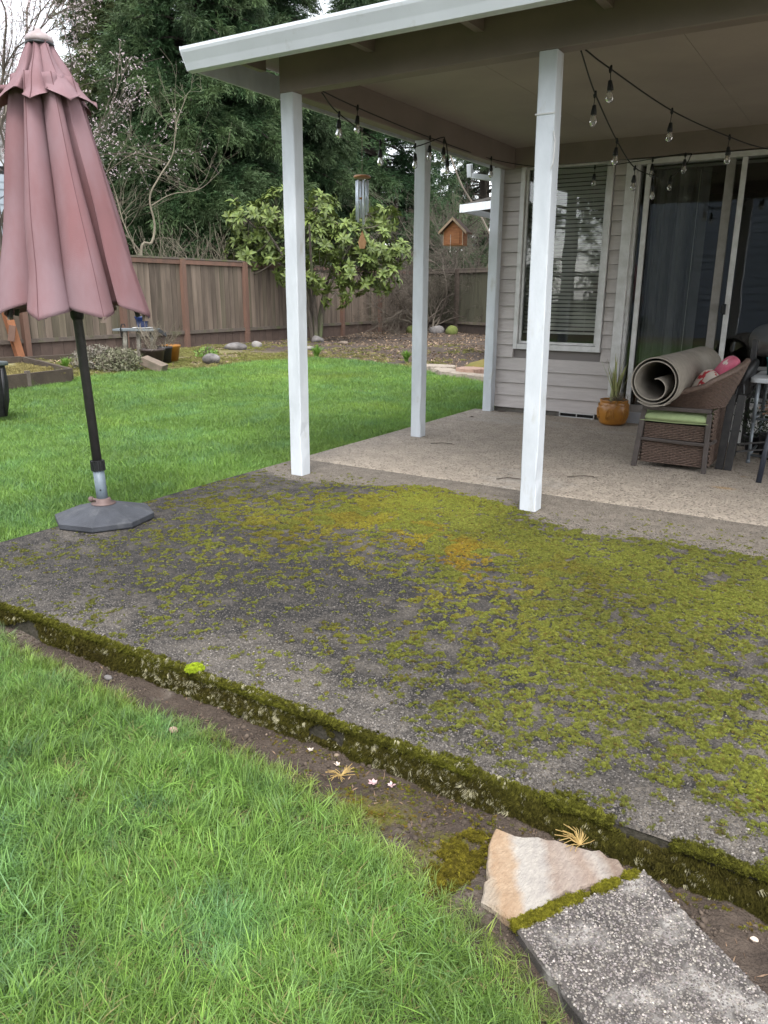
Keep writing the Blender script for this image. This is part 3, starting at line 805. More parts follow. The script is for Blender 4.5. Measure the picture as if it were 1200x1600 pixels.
# room
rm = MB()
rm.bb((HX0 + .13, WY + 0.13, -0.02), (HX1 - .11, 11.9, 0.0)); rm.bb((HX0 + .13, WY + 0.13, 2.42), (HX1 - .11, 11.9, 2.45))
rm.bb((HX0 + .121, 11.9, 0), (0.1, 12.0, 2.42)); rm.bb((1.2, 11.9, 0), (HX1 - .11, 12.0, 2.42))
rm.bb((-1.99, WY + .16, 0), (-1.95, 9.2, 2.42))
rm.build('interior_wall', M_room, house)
# small lap-window frame helper
def frame(mb, x0, x1, z0, z1, y0, y1, wl, wr, wt, wb_):
    mb.bb((x0, y0, z0), (x0 + wl, y1, z1)); mb.bb((x1 - wr, y0, z0), (x1, y1, z1))
    mb.bb((x0 + wl, y0, z1 - wt), (x1 - wr, y1, z1)); mb.bb((x0 + wl, y0, z0), (x1 - wr, y1, z0 + wb_))
wf = MB(); frame(wf, -2.895, -2.06, 0.605, 2.24, WY - 0.036, WY + 0.03, 0.042, 0.042, 0.042, 0.05)
frame(wf, -2.850, -2.105, 0.658, 2.195, WY - 0.012, WY + 0.028, 0.022, 0.022, 0.02, 0.022)
win = wf.build('window', M_vinyl, house, bevel=0.003)
MB().bb((-2.828, WY + 0.008, 0.68), (-2.127, WY + 0.012, 2.176)).build('pane', M_glass, win)
# venetian blind behind the window: a slat each
M_slat = mat('blind_slat', (0.80, 0.78, 0.72), (0.74, 0.72, 0.66), scale=10, rough=0.5, vary=0.08)
blind = thing('window_blind', 'cream horizontal blind half tilted inside the tall white window', 'window blind', (-2.48, WY + 0.09, 2.2))
slm = MB().box((0, 0, 0), (0.72, 0.030, 0.0014), Euler((math.radians(-55), 0, 0)).to_matrix()).mesh('slat', M_slat)
for k in range(40):
    z = 2.145 - k * 0.0345
    place(slm, 'slat', blind, (-2.478 + rs.uniform(-.002, .002), WY + 0.085, z), (rs.uniform(-.08, .08), rs.uniform(-.006, .006), 0))
MB().bb((-2.84, WY + 0.068, 2.155), (-2.116, WY + 0.105, 2.19)).build('head_rail', M_slat, blind)
MB().bb((-2.84, WY + 0.072, 0.752), (-2.116, WY + 0.098, 0.772)).build('bottom_rail', M_slat, blind)
cb = MB()
for x in (-2.7, -2.25): cb.tube([(x, WY + 0.068, 2.16), (x, WY + 0.068, 0.77)], 0.0012, 4)
cb.build('lift_cord', M_slat, blind)
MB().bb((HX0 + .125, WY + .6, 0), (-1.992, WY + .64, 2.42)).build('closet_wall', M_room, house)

# sliding patio door
M_curt = mat('vertical_vane', (0.34, 0.335, 0.32), (0.28, 0.275, 0.26), scale=6, rough=0.8, vary=0.25)
dr = MB()
dr.bb((-1.955, WY - 0.04, 0.0), (-1.872, WY + 0.02, 2.185))                 # outer trim
dr.bb((-1.871, WY - 0.018, 0.0), (-1.845, WY + 0.10, 2.185))
dr.bb((-1.871, WY - 0.040, 2.145), (1.14, WY + 0.10, 2.185))                 # head
dr.bb((1.05, WY - 0.04, 0.0), (1.14, WY + 0.02, 2.144))
door = dr.build('sliding_door', M_vinyl, house, bevel=0.003)
MB().bb((-1.844, WY - 0.03, 0.0), (1.049, WY + 0.10, 0.095)).build('sill', mat('sill_grey', (0.40, 0.42, 0.45), (0.33, 0.34, 0.36), scale=8, rough=0.5), door)
st = MB(); st.bb((-1.797, WY - 0.012, 0.096), (-1.758, WY + 0.02, 2.144)); st.build('stile', M_vinyl, door, bevel=0.002)
st = MB(); st.bb((-1.185, WY + 0.03, 0.096), (-1.118, WY + 0.06, 2.144)); st.build('stile', M_stile, door, bevel=0.002)
st = MB(); st.bb((-1.066, WY - 0.022, 0.096), (-1.027, WY + 0.01, 2.144)); st.build('stile', M_vinyl, door, bevel=0.002)
st = MB(); st.bb((-1.757, WY - 0.005, 0.097), (-1.067, WY + 0.015, 0.16)); st.bb((-1.026, WY - 0.005, 0.097), (1.048, WY + 0.015, 0.16)); st.build('bottom_rail', M_stile, door)
hd = MB(); hd.bb((-1.082, WY - 0.045, 0.955), (-1.052, WY - 0.0225, 1.04)); hd.bb((-1.088, WY - 0.06, 0.965), (-1.066, WY - 0.0455, 1.03))
hd.build('handle', M_black, door, bevel=0.003)
MB().bb((-1.843, WY + 0.040, 0.096), (-1.186, WY + 0.044, 2.144)).build('pane', M_glass, door)
MB().bb((-1.025, WY + 0.000, 0.161), (1.048, WY + 0.004, 2.144)).build('pane', M_glass, door)
MB().bb((-1.117, WY + 0.040, 0.096), (-1.0665, WY + 0.044, 2.144)).build('pane', M_glass, door)
# vertical blind bunched behind the fixed pane
vb = thing('vertical_blind', 'grey vertical vanes bunched behind the left pane of the sliding door', 'vertical blind', (-1.6, WY + 0.2, 2.14))
vm = MB().bb((-0.0445, -0.0008, -1.0), (0.0445, 0.0008, 1.0)).mesh('vane', M_curt)
for k in range(14):
    place(vm, 'vane', vb, (-1.74 + k * 0.030 + rs.uniform(-.004, .004), WY + 0.20 + rs.uniform(-.01, .01), 1.12), (0, 0, math.radians(62 + rs.uniform(-16, 16))))
MB().bb((-1.84, WY + 0.17, 2.125), (1.0, WY + 0.21, 2.143)).build('track', M_curt, vb)
MB().tube([(-1.40, WY + 0.17, 2.1), (-1.402, WY + 0.17, 0.5)], 0.0025, 5).build('cord', M_slat, vb)
# things in the room
bl2 = thing('back_window_blind', 'pale horizontal blind on the far window seen through the right pane of the sliding door', 'window blind', (0.6, 11.8, 2.0))
slm2 = MB().box((0, 0, 0), (1.05, 0.04, 0.002), Euler((math.radians(-35), 0, 0)).to_matrix()).mesh('slat', M_slat)
for k in range(30): place(slm2, 'slat', bl2, (0.65, 11.85, 2.1 - k * 0.042))
MB().bb((0.1, 11.82, 2.12), (1.2, 11.88, 2.16)).build('head_rail', M_slat, bl2)
ball = thing('floor_lamp', 'round pale globe lamp standing inside behind the sliding door', 'lamp', (-0.80, 7.75, 0))
MB().lathe([(0.0001, -.145)] + [(0.145 * math.sin(t), -0.145 * math.cos(t)) for t in np.linspace(.15, 3.0, 14)] + [(0.0001, .145)], (-0.80, 7.75, 0.72), 24).build('globe', mat('globe', (0.42, 0.38, 0.36), (0.34, 0.31, 0.29), scale=6, rough=0.6), ball, True)
MB().lathe([(0.10, 0), (0.10, 0.02), (0.02, 0.04), (0.02, 0.58)], (-0.80, 7.75, 0), 12).build('stand', M_black, ball, True)
cab = thing('cabinet', 'dark cabinet with white framed doors inside the sliding door', 'cabinet', (-0.75, 7.45, 0))
MB().bb((-1.0, 7.36, 0.02), (-0.3, 7.6, 0.50)).build('body', M_iron, cab)
cf = MB(); frame(cf, -0.99, -0.62, 0.22, 0.52, 7.335, 7.358, .03, .03, .03, .03); cf.build('door', M_vinyl, cab)
ic = thing('dining_chair', 'dark dining chair seen dimly inside behind the right pane', 'chair', (-0.55, 8.6, 0))
q = MB()
q.tube([(-.72, 8.6, 0), (-.73, 8.6, .5), (-.76, 8.62, .8), (-.70, 8.62, 1.02), (-.60, 8.62, 1.05), (-.50, 8.62, .98), (-.46, 8.6, .5), (-.46, 8.6, 0)], 0.016, 6); q.build('backrest', M_black, ic)
MB().bb((-.74, 8.25, .46), (-.45, 8.62, .50)).build('seat', M_black, ic)
# corner board, foundation vent
vt = MB(); vt.bb((-2.40, WY - 0.022, -0.004), (-2.065, WY - 0.006, 0.006)); vt.bb((-2.40, WY - 0.022, 0.036), (-2.065, WY - 0.017, 0.044)); vt.bb((-2.40, WY - .022, 0.0065), (-2.392, WY - .006, .0355)); vt.bb((-2.073, WY - .022, 0.0065), (-2.065, WY - .006, .0355))
vt.bb((-2.236, WY - .020, 0.0065), (-2.230, WY - .006, .0355))
vv = vt.build('foundation_vent', M_vinyl, house)
MB().bb((-2.391, WY - 0.004, 0.004), (-2.074, WY + 0.019, 0.0425)).build('vent_shade_block', mat('vent_shade_black', (0.006, 0.006, 0.006)), vv)  # solid near-black block, painted shade for the hollow of the vent

# rear wing seen past the corner: low eave, white corner post
wing = thing('garden_shed', 'small white-trimmed outbuilding with a low eave just beyond the house corner', 'shed', (-4.2, 12.8, 0))
MB().bb((-5.28, 12.3, -0.05), (-3.3, 15.5, 2.46)).build('wall', mat('pale_siding', (0.42, 0.43, 0.43), (0.36, 0.36, 0.36), rough=0.7, stretch=(1, 1, 8)), wing)
MB().add([(-5.95, 11.95, 2.49), (-5.95, 16, 2.49), (-3.2, 11.95, 3.0), (-3.2, 16, 3.0), (-5.95, 11.95, 2.45), (-5.95, 16, 2.45), (-3.2, 11.95, 2.95), (-3.2, 16, 2.95)],
         [(0, 1, 3, 2), (4, 6, 7, 5), (0, 2, 6, 4), (1, 5, 7, 3), (0, 4, 5, 1), (2, 3, 7, 6)]).build('roof', bpy.data.materials['roof_shingles'], wing)
MB().beam((-5.95, 11.93, 2.42), (-3.3, 11.93, 2.60), 0.03, 0.12).build('fascia', M_white, wing)
MB().beam((-5.965, 11.9, 2.42), (-5.965, 16, 2.42), 0.03, 0.12).build('gutter', M_gutter, wing)
MB().bb((-5.40, 12.18, -0.02), (-5.30, 12.28, 2.44)).build('corner_post', M_white, wing)

# ================================================================ patio cover
cover = thing('patio_cover', 'taupe flat patio roof with white gutter on four white posts', 'patio cover', (-1.5, 5.3, 0))
PW = 0.0445
def post(cx, cy, zt, lean=(0, 0), seed=0, wrap=False):
    r = random.Random(seed); mb = MB(); n = 26
    ring = []
    for i in range(n + 1):
        t = i / n; z = t * zt
        ox, oy = lean[0] * (1 - t), lean[1] * (1 - t)
        e = 0.0
        wv = PW + r.uniform(-.0006, .0006)
        c_ = 0.005
        row = []
        for (sx, sy) in ((-1, -1), (1, -1), (1, 1), (-1, 1)):
            a1 = (sx * wv, sy * (wv - c_)); a2 = (sx * (wv - c_), sy * wv)
            if (sx, sy) in ((-1, -1), (1, 1)): row += [a1, a2]
            else: row += [a2, a1]
        # knocks near the foot
        for q in range(8):
            x_, y_ = row[q]
            if t < 0.16 and q in (2, 3) and 0.3 < t / 0.16 < 0.9: x_ -= r.uniform(0, 0.010)
            row[q] = (cx + ox + x_, cy + oy + y_, z + 0.001)
        ring.append(row)
    for row in ring: mb.v.extend(row)
    for i in range(n):
        for q in range(8):
            mb.f.append((i * 8 + q, i * 8 + (q + 1) % 8, (i + 1) * 8 + (q + 1) % 8, (i + 1) * 8 + q))
    mb.f.append(tuple(range(8))[::-1]); mb.f.append(tuple(n * 8 + q for q in range(8)))
    return mb
post(-2.965, 3.765, 2.178, (0.0, 0), 1).build('post', M_white, cover)
p3 = post(-1.445, 3.765, 2.178, (0.02, 0.02), 2).build('post', M_white, cover)
MB().bb((-1.445 - PW - .002, 3.765 - PW - .002, 1.915), (-1.445 + PW + .002, 3.765 + PW + .002, 1.921)).build('band', M_vinyl, p3)
MB().tube([(-1.398, 3.72, 1.84), (-1.385, 3.715, 1.80), (-1.388, 3.715, 1.70), (-1.400, 3.72, 1.68)], 0.003, 6).build('hook', M_vinyl, p3)
post(-3.000, 5.345, 2.178, (0, 0), 3).build('post', M_white, cover)
post(-3.110, 6.945, 2.20, (0, 0), 4).build('post', M_white, cover)
post(1.9, 3.765, 2.178, (0, 0), 5).build('post', M_white, cover)
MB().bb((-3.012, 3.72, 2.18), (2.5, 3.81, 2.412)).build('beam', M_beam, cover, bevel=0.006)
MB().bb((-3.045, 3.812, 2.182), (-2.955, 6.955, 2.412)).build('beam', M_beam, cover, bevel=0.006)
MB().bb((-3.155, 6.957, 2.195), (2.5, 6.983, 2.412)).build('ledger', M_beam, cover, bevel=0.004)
# ceiling panels with open joints
xs = [-2.954, -2.10, -1.02, 0.2, 1.4, 2.5]
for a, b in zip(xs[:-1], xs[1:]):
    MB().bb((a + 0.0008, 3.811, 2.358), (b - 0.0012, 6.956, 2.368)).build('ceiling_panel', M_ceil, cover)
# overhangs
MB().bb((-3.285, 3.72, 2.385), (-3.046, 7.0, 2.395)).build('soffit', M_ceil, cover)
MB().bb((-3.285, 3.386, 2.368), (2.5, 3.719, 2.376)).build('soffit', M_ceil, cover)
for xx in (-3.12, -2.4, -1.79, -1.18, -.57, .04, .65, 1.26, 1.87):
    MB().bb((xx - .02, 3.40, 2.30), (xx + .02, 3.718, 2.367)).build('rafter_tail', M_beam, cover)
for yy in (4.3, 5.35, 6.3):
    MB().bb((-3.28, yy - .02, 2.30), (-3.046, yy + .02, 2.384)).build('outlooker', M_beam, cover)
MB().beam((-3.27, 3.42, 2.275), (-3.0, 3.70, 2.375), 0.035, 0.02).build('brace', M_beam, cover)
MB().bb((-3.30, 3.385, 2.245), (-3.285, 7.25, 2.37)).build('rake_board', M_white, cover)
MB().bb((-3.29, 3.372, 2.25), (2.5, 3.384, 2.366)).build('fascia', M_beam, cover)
MB().bb((-3.284, 3.56, 2.414), (2.5, 7.35, 2.424)).build('roof_deck', bpy.data.materials['roof_shingles'], cover)
# K-style gutter: profile swept along x
prof = [(3.371, 2.243), (3.352, 2.243), (3.332, 2.249), (3.315, 2.283), (3.312, 2.288), (3.290, 2.325), (3.285, 2.338), (3.285, 2.352), (3.297, 2.352), (3.297, 2.343), (3.303, 2.330), (3.325, 2.29), (3.345, 2.255), (3.365, 2.255), (3.365, 2.352), (3.371, 2.352)]
gm = MB(); n = len(prof)
xsec = [-3.32, -3.0, 0.0, 2.5]
for x_ in xsec: gm.v += [(x_, a, b) for a, b in prof]
for i in range(len(xsec) - 1):
    for q in range(n): gm.f.append((i * n + q, i * n + (q + 1) % n, (i + 1) * n + (q + 1) % n, (i + 1) * n + q))
gut = gm.build('gutter', M_gutter, cover)
MB().add([(-3.322, a, b) for a, b in ((3.371, 2.241), (3.330, 2.247), (3.283, 2.335), (3.283, 2.354), (3.371, 2.354))] + [(-3.319, a, b) for a, b in ((3.371, 2.241), (3.330, 2.247), (3.283, 2.335), (3.283, 2.354), (3.371, 2.354))],
         [(0, 1, 2, 3, 4), (9, 8, 7, 6, 5), (0, 5, 6, 1), (1, 6, 7, 2), (2, 7, 8, 3), (3, 8, 9, 4), (4, 9, 5, 0)]).build('end_cap', M_gutter, gut)
# downspout elbow at the far corner
ds = MB()
ds.beam((-3.36, 6.86, 2.245), (-3.36, 6.88, 2.135), 0.045, 0.045); ds.beam((-3.36, 6.88, 2.15), (-3.155, 6.93, 2.118), 0.045, 0.045)
ds.build('downspout', M_white, cover, bevel=0.004)

# ================================================================ string lights
M_cable = mat('black_cable', (0.010, 0.010, 0.010), rough=0.5)
M_bulb = bpy.data.materials.new('clear_bulb'); M_bulb.use_nodes = True
bn = M_bulb.node_tree.nodes['Principled BSDF']; bn.inputs['Base Color'].default_value = (0.9, 0.9, 0.88, 1)
bn.inputs['Transmission Weight'].default_value = 0.92; bn.inputs['Roughness'].default_value = 0.02; bn.inputs['IOR'].default_value = 1.35
M_fil = mat('bulb_filament', (0.6, 0.5, 0.35), rough=0.4)
sock = MB().lathe([(0.006, 0), (0.010, -.004), (0.0125, -.02), (0.015, -.032), (0.016, -.046), (0.013, -.047)], (0, 0, 0), 12).mesh('socket', M_cable, True)
bulbm = MB().lathe([(0.011, 0), (0.012, -.008), (0.0185, -.024), (0.020, -.034), (0.016, -.046), (0.008, -.053), (0.0001, -.055)], (0, 0, 0), 14).mesh('bulb', M_bulb, True)
film = MB().tube([(-.004, 0, 0), (-.006, 0, -.022), (0, 0, -.028), (.006, 0, -.022), (.004, 0, 0)], 0.0012, 4).mesh('filament', M_fil)
knob = MB().lathe([(0.003, .016), (0.006, .012), (0.008, 0), (0.010, -.006), (0.006, -.016), (0.003, -.02)], (0, 0, 0), 8).mesh('connector', M_cable, True)
def catm(P, n=10):
    P = [Vector(p) for p in P]; P = [P[0] * 2 - P[1]] + P + [P[-1] * 2 - P[-2]]; o = []
    for i in range(1, len(P) - 2):
        for k in range(n):
            t = k / n
            o.append(0.5 * ((2 * P[i]) + (P[i + 1] - P[i - 1]) * t + (2 * P[i - 1] - 5 * P[i] + 4 * P[i + 1] - P[i + 2]) * t * t + (3 * P[i] - P[i - 1] - 3 * P[i + 1] + P[i + 2]) * t ** 3))
    o.append(P[-2]); return o
def string(label, pts, bulbs):
    t = thing('string_lights', label, 'string lights', pts[0], 'string lights hung under the patio cover')
    MB().tube(catm(pts), 0.0038, 6).build('cord', M_cable, t)
    for (x, y, z, drop) in bulbs:
        place(knob, 'connector', t, (x, y, z), (0, rs.uniform(-.2, .2), 0))
        MB().tube([(x, y, z - .01), (x + rs.uniform(-.004, .004), y, z - drop)], 0.0022, 5).build('drop_wire', M_cable, t)
        a = (rs.uniform(-.12, .12), rs.uniform(-.12, .12), rs.uniform(0, 3))
        place(sock, 'socket', t, (x, y, z - drop), a)
        place(bulbm, 'bulb', t, (x, y, z - drop - .046), a); place(film, 'filament', t, (x, y, z - drop - .048), a)
string('black cable of clear bulbs running along the left beam to the door head',
       [(-2.80, 3.84, 2.189), (-2.879, 4.3, 2.200), (-2.918, 5.3, 2.188), (-2.94, 6.5, 2.20), (-2.59, 6.85, 2.158), (-2.193, 6.85, 2.135), (-1.825, 6.85, 2.155), (-1.391, 6.5, 2.127), (-1.36, 6.5, 2.10), (-1.42, 6.6, 2.05), (-1.54, 6.7, 1.99)],
       [(-2.875, 4.3, 2.200, .045), (-2.918, 5.3, 2.188, .05), (-2.935, 6.4, 2.20, .05), (-2.19, 6.85, 2.135, .05), (-1.72, 6.85, 2.155, .03), (-1.395, 6.5, 2.12, .03), (-1.53, 6.7, 1.995, .0)])
string('short sagging loop of black bulb cable beside the left beam near the second post',
       [(-2.807, 3.84, 2.183), (-2.873, 4.1, 2.129), (-2.90, 4.6, 2.055), (-2.898, 5.0, 2.080), (-2.83, 5.3, 2.18), (-2.81, 5.32, 2.17), (-2.795, 5.33, 2.11), (-2.79, 5.33, 2.05)],
       [(-2.873, 4.1, 2.129, .03), (-2.90, 4.6, 2.055, .045), (-2.885, 5.03, 2.095, .05), (-2.815, 5.32, 2.16, .04), (-2.79, 5.33, 2.04, .0)])
string('black bulb cable dropping from the front beam to the sliding door frame',
       [(-1.333, 3.84, 2.187), (-1.402, 4.3, 2.106), (-1.476, 5.0, 1.997), (-1.518, 5.6, 1.926), (-1.508, 6.2, 1.936)],
       [(-1.402, 4.3, 2.106, .05), (-1.476, 5.0, 1.997, .035), (-1.518, 5.6, 1.926, .045), (-1.50, 6.05, 1.93, .06)])
string('long black cable of clear bulbs swagged diagonally under the ceiling towards the right',
       [(-1.312, 3.84, 2.189), (-1.283, 4.1, 2.171), (-1.149, 4.9, 2.108), (-0.93, 5.5, 2.046), (-0.756, 5.9, 2.02), (-0.439, 6.8, 2.05)],
       [(-1.275, 4.12, 2.168, .05), (-1.149, 4.9, 2.108, .06), (-0.93, 5.5, 2.046, .055), (-0.60, 6.35, 2.03, .05)])

# ================================================================ wind chime, birdhouse
wc = thing('wind_chime', 'silver tube wind chime with round wooden top hanging from the left roof edge', 'wind chime', (-3.34, 5.05, 2.24))
M_wood = mat('varnished_wood', (0.36, 0.17, 0.07), (0.24, 0.11, 0.045), scale=40, rough=0.4, stretch=(1, 1, 0.3))
M_alu = mat('silver_tube', (0.62, 0.68, 0.74), (0.5, 0.56, 0.62), scale=20, rough=0.3, metal=0.25)
MB().tube([(-3.34, 5.05, 2.37), (-3.34, 5.05, 1.93)], 0.0015, 4).build('cord', M_twig, wc)
MB().lathe([(0.056, -.008), (0.062, -.005), (0.062, .005), (0.056, .010), (.0001, .012)], (-3.34, 5.05, 1.925), 24).build('top_disc', M_wood, wc, True)
for k in range(6):
    a = k * PI / 3 + .3; x_, y_ = -3.34 + .042 * math.cos(a), 5.05 + .042 * math.sin(a)
    MB().tube([(x_, y_, 1.915), (x_, y_, 1.90)], 0.0008, 4).build('thread', M_twig, wc)
    MB().tube([(x_, y_, 1.90), (x_, y_, 1.90 - (.215 + .018 * k))], 0.0085, 10).build('tube', M_alu, wc, True)
MB().lathe([(.0001, -.007), (0.02, -.006), (0.02, .006), (.0001, .007)], (-3.34, 5.05, 1.78), 14).build('clapper', M_wood, wc, True)
MB().tube([(-3.34, 5.05, 1.91), (-3.34, 5.05, 1.55)], 0.001, 4).build('sail_cord', M_twig, wc)
MB().add([(-3.34 + a * .94, 5.05 + a * .34 + o_, z) for o_ in (-.004, .004) for a, z in ((0, 1.555), (.030, 1.475), (.018, 1.43), (-.018, 1.43), (-.030, 1.475))],
         [(0, 1, 2, 3, 4), (9, 8, 7, 6, 5)] + [(q, (q + 1) % 5, 5 + (q + 1) % 5, 5 + q) for q in range(5)]).build('wind_sail', mat('pale_wood', (0.52, 0.30, 0.15), (0.42, 0.22, 0.1), scale=30, rough=0.5), wc)

bh = thing('birdhouse', 'orange cedar birdhouse with pitched roof hanging from the roof edge', 'birdhouse', (-3.335, 6.57, 1.63))
M_cedar = mat('cedar', (0.47, 0.20, 0.085), (0.33, 0.13, 0.055), scale=18, rough=0.7, stretch=(1, 1, 5), bump=.3)
M_cedr = mat('cedar_roof', (0.20, 0.12, 0.08), (0.13, 0.08, 0.055), scale=14, rough=0.8)
bx, by, bz = -3.335, 6.57, 1.525
rotb = Matrix.Rotation(math.radians(12), 3, 'Z')
def BH(mb, name, m, par=None, bevel=0):
    mb.v = [tuple(rotb @ Vector(v) + Vector((bx, by, bz))) for v in mb.v]
    return mb.build(name, m, par or bh, bevel=bevel)
def house5(w_, y0, y1, z0, zw, zt):
    return MB().add([(x_, yy, z) for yy in (y0, y1) for x_, z in ((-w_, z0), (w_, z0), (w_, zw), (0, zt), (-w_, zw))],
                    [(0, 1, 2, 3, 4), (9, 8, 7, 6, 5)] + [(q, 5 + q, 5 + (q + 1) % 5, (q + 1) % 5) for q in range(5)])
BH(house5(.088, -.085, .085, 0, .115, .20), 'body', M_cedar)
BH(MB().bb((-.062, -.092, .012), (.062, -.086, .11)), 'front_panel', M_cedar)
for s_ in (-1, 1):
    BH(MB().add([(s_ * .125, yy, z) for yy in (-.115, .115) for z in (.098, .112)] + [(0, yy, z) for yy in (-.115, .115) for z in (.218, .232)],
                [(0, 1, 5, 4), (2, 6, 7, 3), (0, 4, 6, 2), (1, 3, 7, 5), (0, 2, 3, 1)]), 'roof_panel', M_cedr)
    BH(MB().add([(s_ * .127, yy, z) for yy in (-.121, -.116) for z in (.090, .114)] + [(0, yy, z) for yy in (-.121, -.116) for z in (.210, .236)],
                [(0, 1, 5, 4), (2, 6, 7, 3), (0, 4, 6, 2), (1, 3, 7, 5), (0, 2, 3, 1), (4, 5, 7, 6)]), 'verge_board', mat('pale_verge', (0.50, 0.38, 0.27), (0.42, 0.3, 0.2), scale=20))
    BH(MB().bb((s_ * .089 - .003, -.090, .0), (s_ * .089 + .003, -.082, .115)), 'corner_strip', bpy.data.materials['pale_verge'])
BH(MB().tube([(0, 0, .23), (0.0, 0.0, .80)], .0012, 4), 'hanging_wire', M_twig)
BH(MB().tube([(-.02, -.095, .09), (-.02, -.097, -.05)], .002, 5).lathe([(.001, -.01), (.006, 0), (.001, .01)], (-.02, -.097, -.055), 8), 'pull_cord', M_slat)

# ================================================================ fences
M_picket = mat('weathered_picket', (0.20, 0.155, 0.118), (0.09, 0.07, 0.053), scale=5, rough=0.95, vary=0.28, stretch=(1, 1, 0.12), bump=0.6, bscale=45, c3=(0.10, 0.105, 0.055), s3=0.5, f3=(0.52, 0.75), bdist=0.01)
M_picket2 = mat('shaded_green_picket', (0.085, 0.082, 0.052), (0.06, 0.058, 0.04), scale=5, rough=0.95, vary=0.2, stretch=(1, 1, 0.12), bump=0.6, bscale=45)  # greenish pickets, darkened to put the back fence's shade into the colour
M_fpost = mat('red_fence_post', (0.165, 0.092, 0.065), (0.115, 0.072, 0.054), scale=6, rough=0.85, vary=0.15, stretch=(1, 1, 0.2), bump=.4)
M_kick = mat('brown_kick_board', (0.115, 0.080, 0.062), (0.085, 0.06, 0.048), scale=4, rough=0.9, vary=0.12, bump=.4)
M_rail = mat('weathered_rail', (0.14, 0.115, 0.095), (0.1, 0.08, 0.065), scale=7, rough=0.95, bump=.5, bscale=40, c3=(0.11, 0.12, 0.05), s3=3, f3=(.5, .7))
def fence(name, label, P, Q, posts, top, side, M_p, M_po, M_k, rail_top_mat, seed=0):
    """P->Q along the ground; side = +1/-1 the side the rails and posts stand on"""
    r = random.Random(seed)
    P = Vector((*P, 0)); Q = Vector((*Q, 0)); d = (Q - P); Ln = d.length; u = d.normalized(); nrm = Vector((u.y, -u.x, 0)) * side
    ang = math.atan2(u.y, u.x)
    t = thing(name, label, 'fence', tuple((P + Q) / 2))
    pk = [MB().box((0, 0, 0), (0.134, 0.018, 1.46)).mesh('picket', M_p) for _ in range(1)]
    kk = MB().box((0, 0, 0), (0.225, 0.022, 0.34)).mesh('kick_board', M_k)
    s = 0.07
    while s < Ln:
        c = P + u * s
        place(pk[0], 'picket', t, (c.x, c.y, 0.29 + 0.73 + r.uniform(-.004, .004)), (r.uniform(-.006, .006), r.uniform(-.005, .005), ang + r.uniform(-.03, .03)), (r.uniform(.97, 1.02), 1 + r.uniform(-.2, .3), 1))
        s += 0.141 + r.uniform(-.002, .006)
    s = 0.12
    while s < Ln:
        c = P + u * s + nrm * 0.01
        place(kk, 'kick_board', t, (c.x, c.y, 0.10), (0, 0, ang + r.uniform(-.01, .01)))
        s += 0.232
    pts = [0.0] + posts + [Ln]
    for a, b in zip(pts[:-1], pts[1:]):
        if b - a < 0.3: continue
        A = P + u * (a + .05) + nrm * 0.035; B = P + u * (b - .05) + nrm * 0.035
        A.z = B.z = 0.275
        MB().beam(A, B, 0.04, 0.07).build('rail', M_rail, t)
        A.z = B.z = top - 0.07
        MB().beam(A, B, 0.035, 0.085).build('rail', rail_top_mat, t)
        A = P + u * (a + .01); B = P + u * (b - .01); A.z = B.z = top - 0.005 + r.uniform(-.004, .004)
        MB().beam(A, B, 0.12, 0.035).build('cap_rail', M_rail, t)
    for a in posts:
        c = P + u * a + nrm * 0.065
        MB().box((c.x, c.y, top / 2 - .12), (0.1, 0.1, top + 0.22), Matrix.Rotation(ang, 3, 'Z')).build('post', M_po, t)
    return t
fence('fence', 'weathered picket fence with reddish posts along the left side of the yard', (-12.35, 1.0), (-12.35, 21.6),
      [1.2, 3.4, 5.25, 7.15, 9.25, 10.86, 12.75, 14.6, 16.6, 18.5], 1.76, 1, M_picket, M_fpost, M_kick, M_fpost, 4)
# second leaning orange post at the old gate
lp = thing('leaning_post', 'bright orange-brown fence post leaning beside the gate at the far left', 'post', (-12.2, 7.9, 0))
MB().beam((-12.18, 7.95, -.1), (-12.22, 7.62, 1.7), 0.12, 0.12).build('timber', mat('orange_post', (0.36, 0.15, 0.07), (0.26, 0.11, 0.055), scale=6, rough=.8), lp)
MB().beam((-12.15, 7.78, .3), (-12.12, 7.82, .55), 0.10, 0.10).build('block', M_fpost, lp)
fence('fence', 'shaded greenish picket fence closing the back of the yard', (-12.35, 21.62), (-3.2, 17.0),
      [2.3, 4.6, 6.9, 9.2], 1.76, 1, M_picket2, mat('shaded_post', (0.07, 0.05, 0.04), (0.05, 0.04, 0.03), scale=8, rough=.9), mat('shaded_kick', (0.06, 0.045, 0.036), (0.045, 0.035, 0.03), rough=.9), M_rail, 9)  # post and kick-board colours also darkened to carry the shade

# ================================================================ trees
def conifer_spray(k):
    r = random.Random(900 + k); mb = MB()
    for f in range(11):
        ya = r.uniform(-1.1, 1.1); pi_ = r.uniform(-.5, .45); L_ = r.uniform(.45, 1.0) * (1 - .3 * abs(ya))
        d = Vector((math.cos(ya) * math.cos(pi_), math.sin(ya) * math.cos(pi_), math.sin(pi_)))
        p = d * .08; n = 7
        for i in range(n):
            t = i / n; d2 = (d + Vector((0, 0, -.9 * t * t))).normalized(); q = p + d2 * L_ / n
            s_ = d2.cross(Vector((0, 0, 1))).normalized()
            for sg in (-1, 1):
                w_ = (.085 + .05 * r.random()) * (1 - .55 * t); e = q + d2 * .05 + s_ * sg * w_ + Vector((0, 0, r.uniform(-.06, .03)))
                b = len(mb.v); mid = (p + e) / 2; u = Vector((r.uniform(-1, 1), r.uniform(-1, 1), 1)).normalized() * .016 + d2 * .014
                mb.v += [tuple(p), tuple(mid + u), tuple(e), tuple(mid - u)]; mb.f.append((b, b + 1, b + 2, b + 3))
            p = q
    return mb.mesh('spray_%d' % k, M_conif)
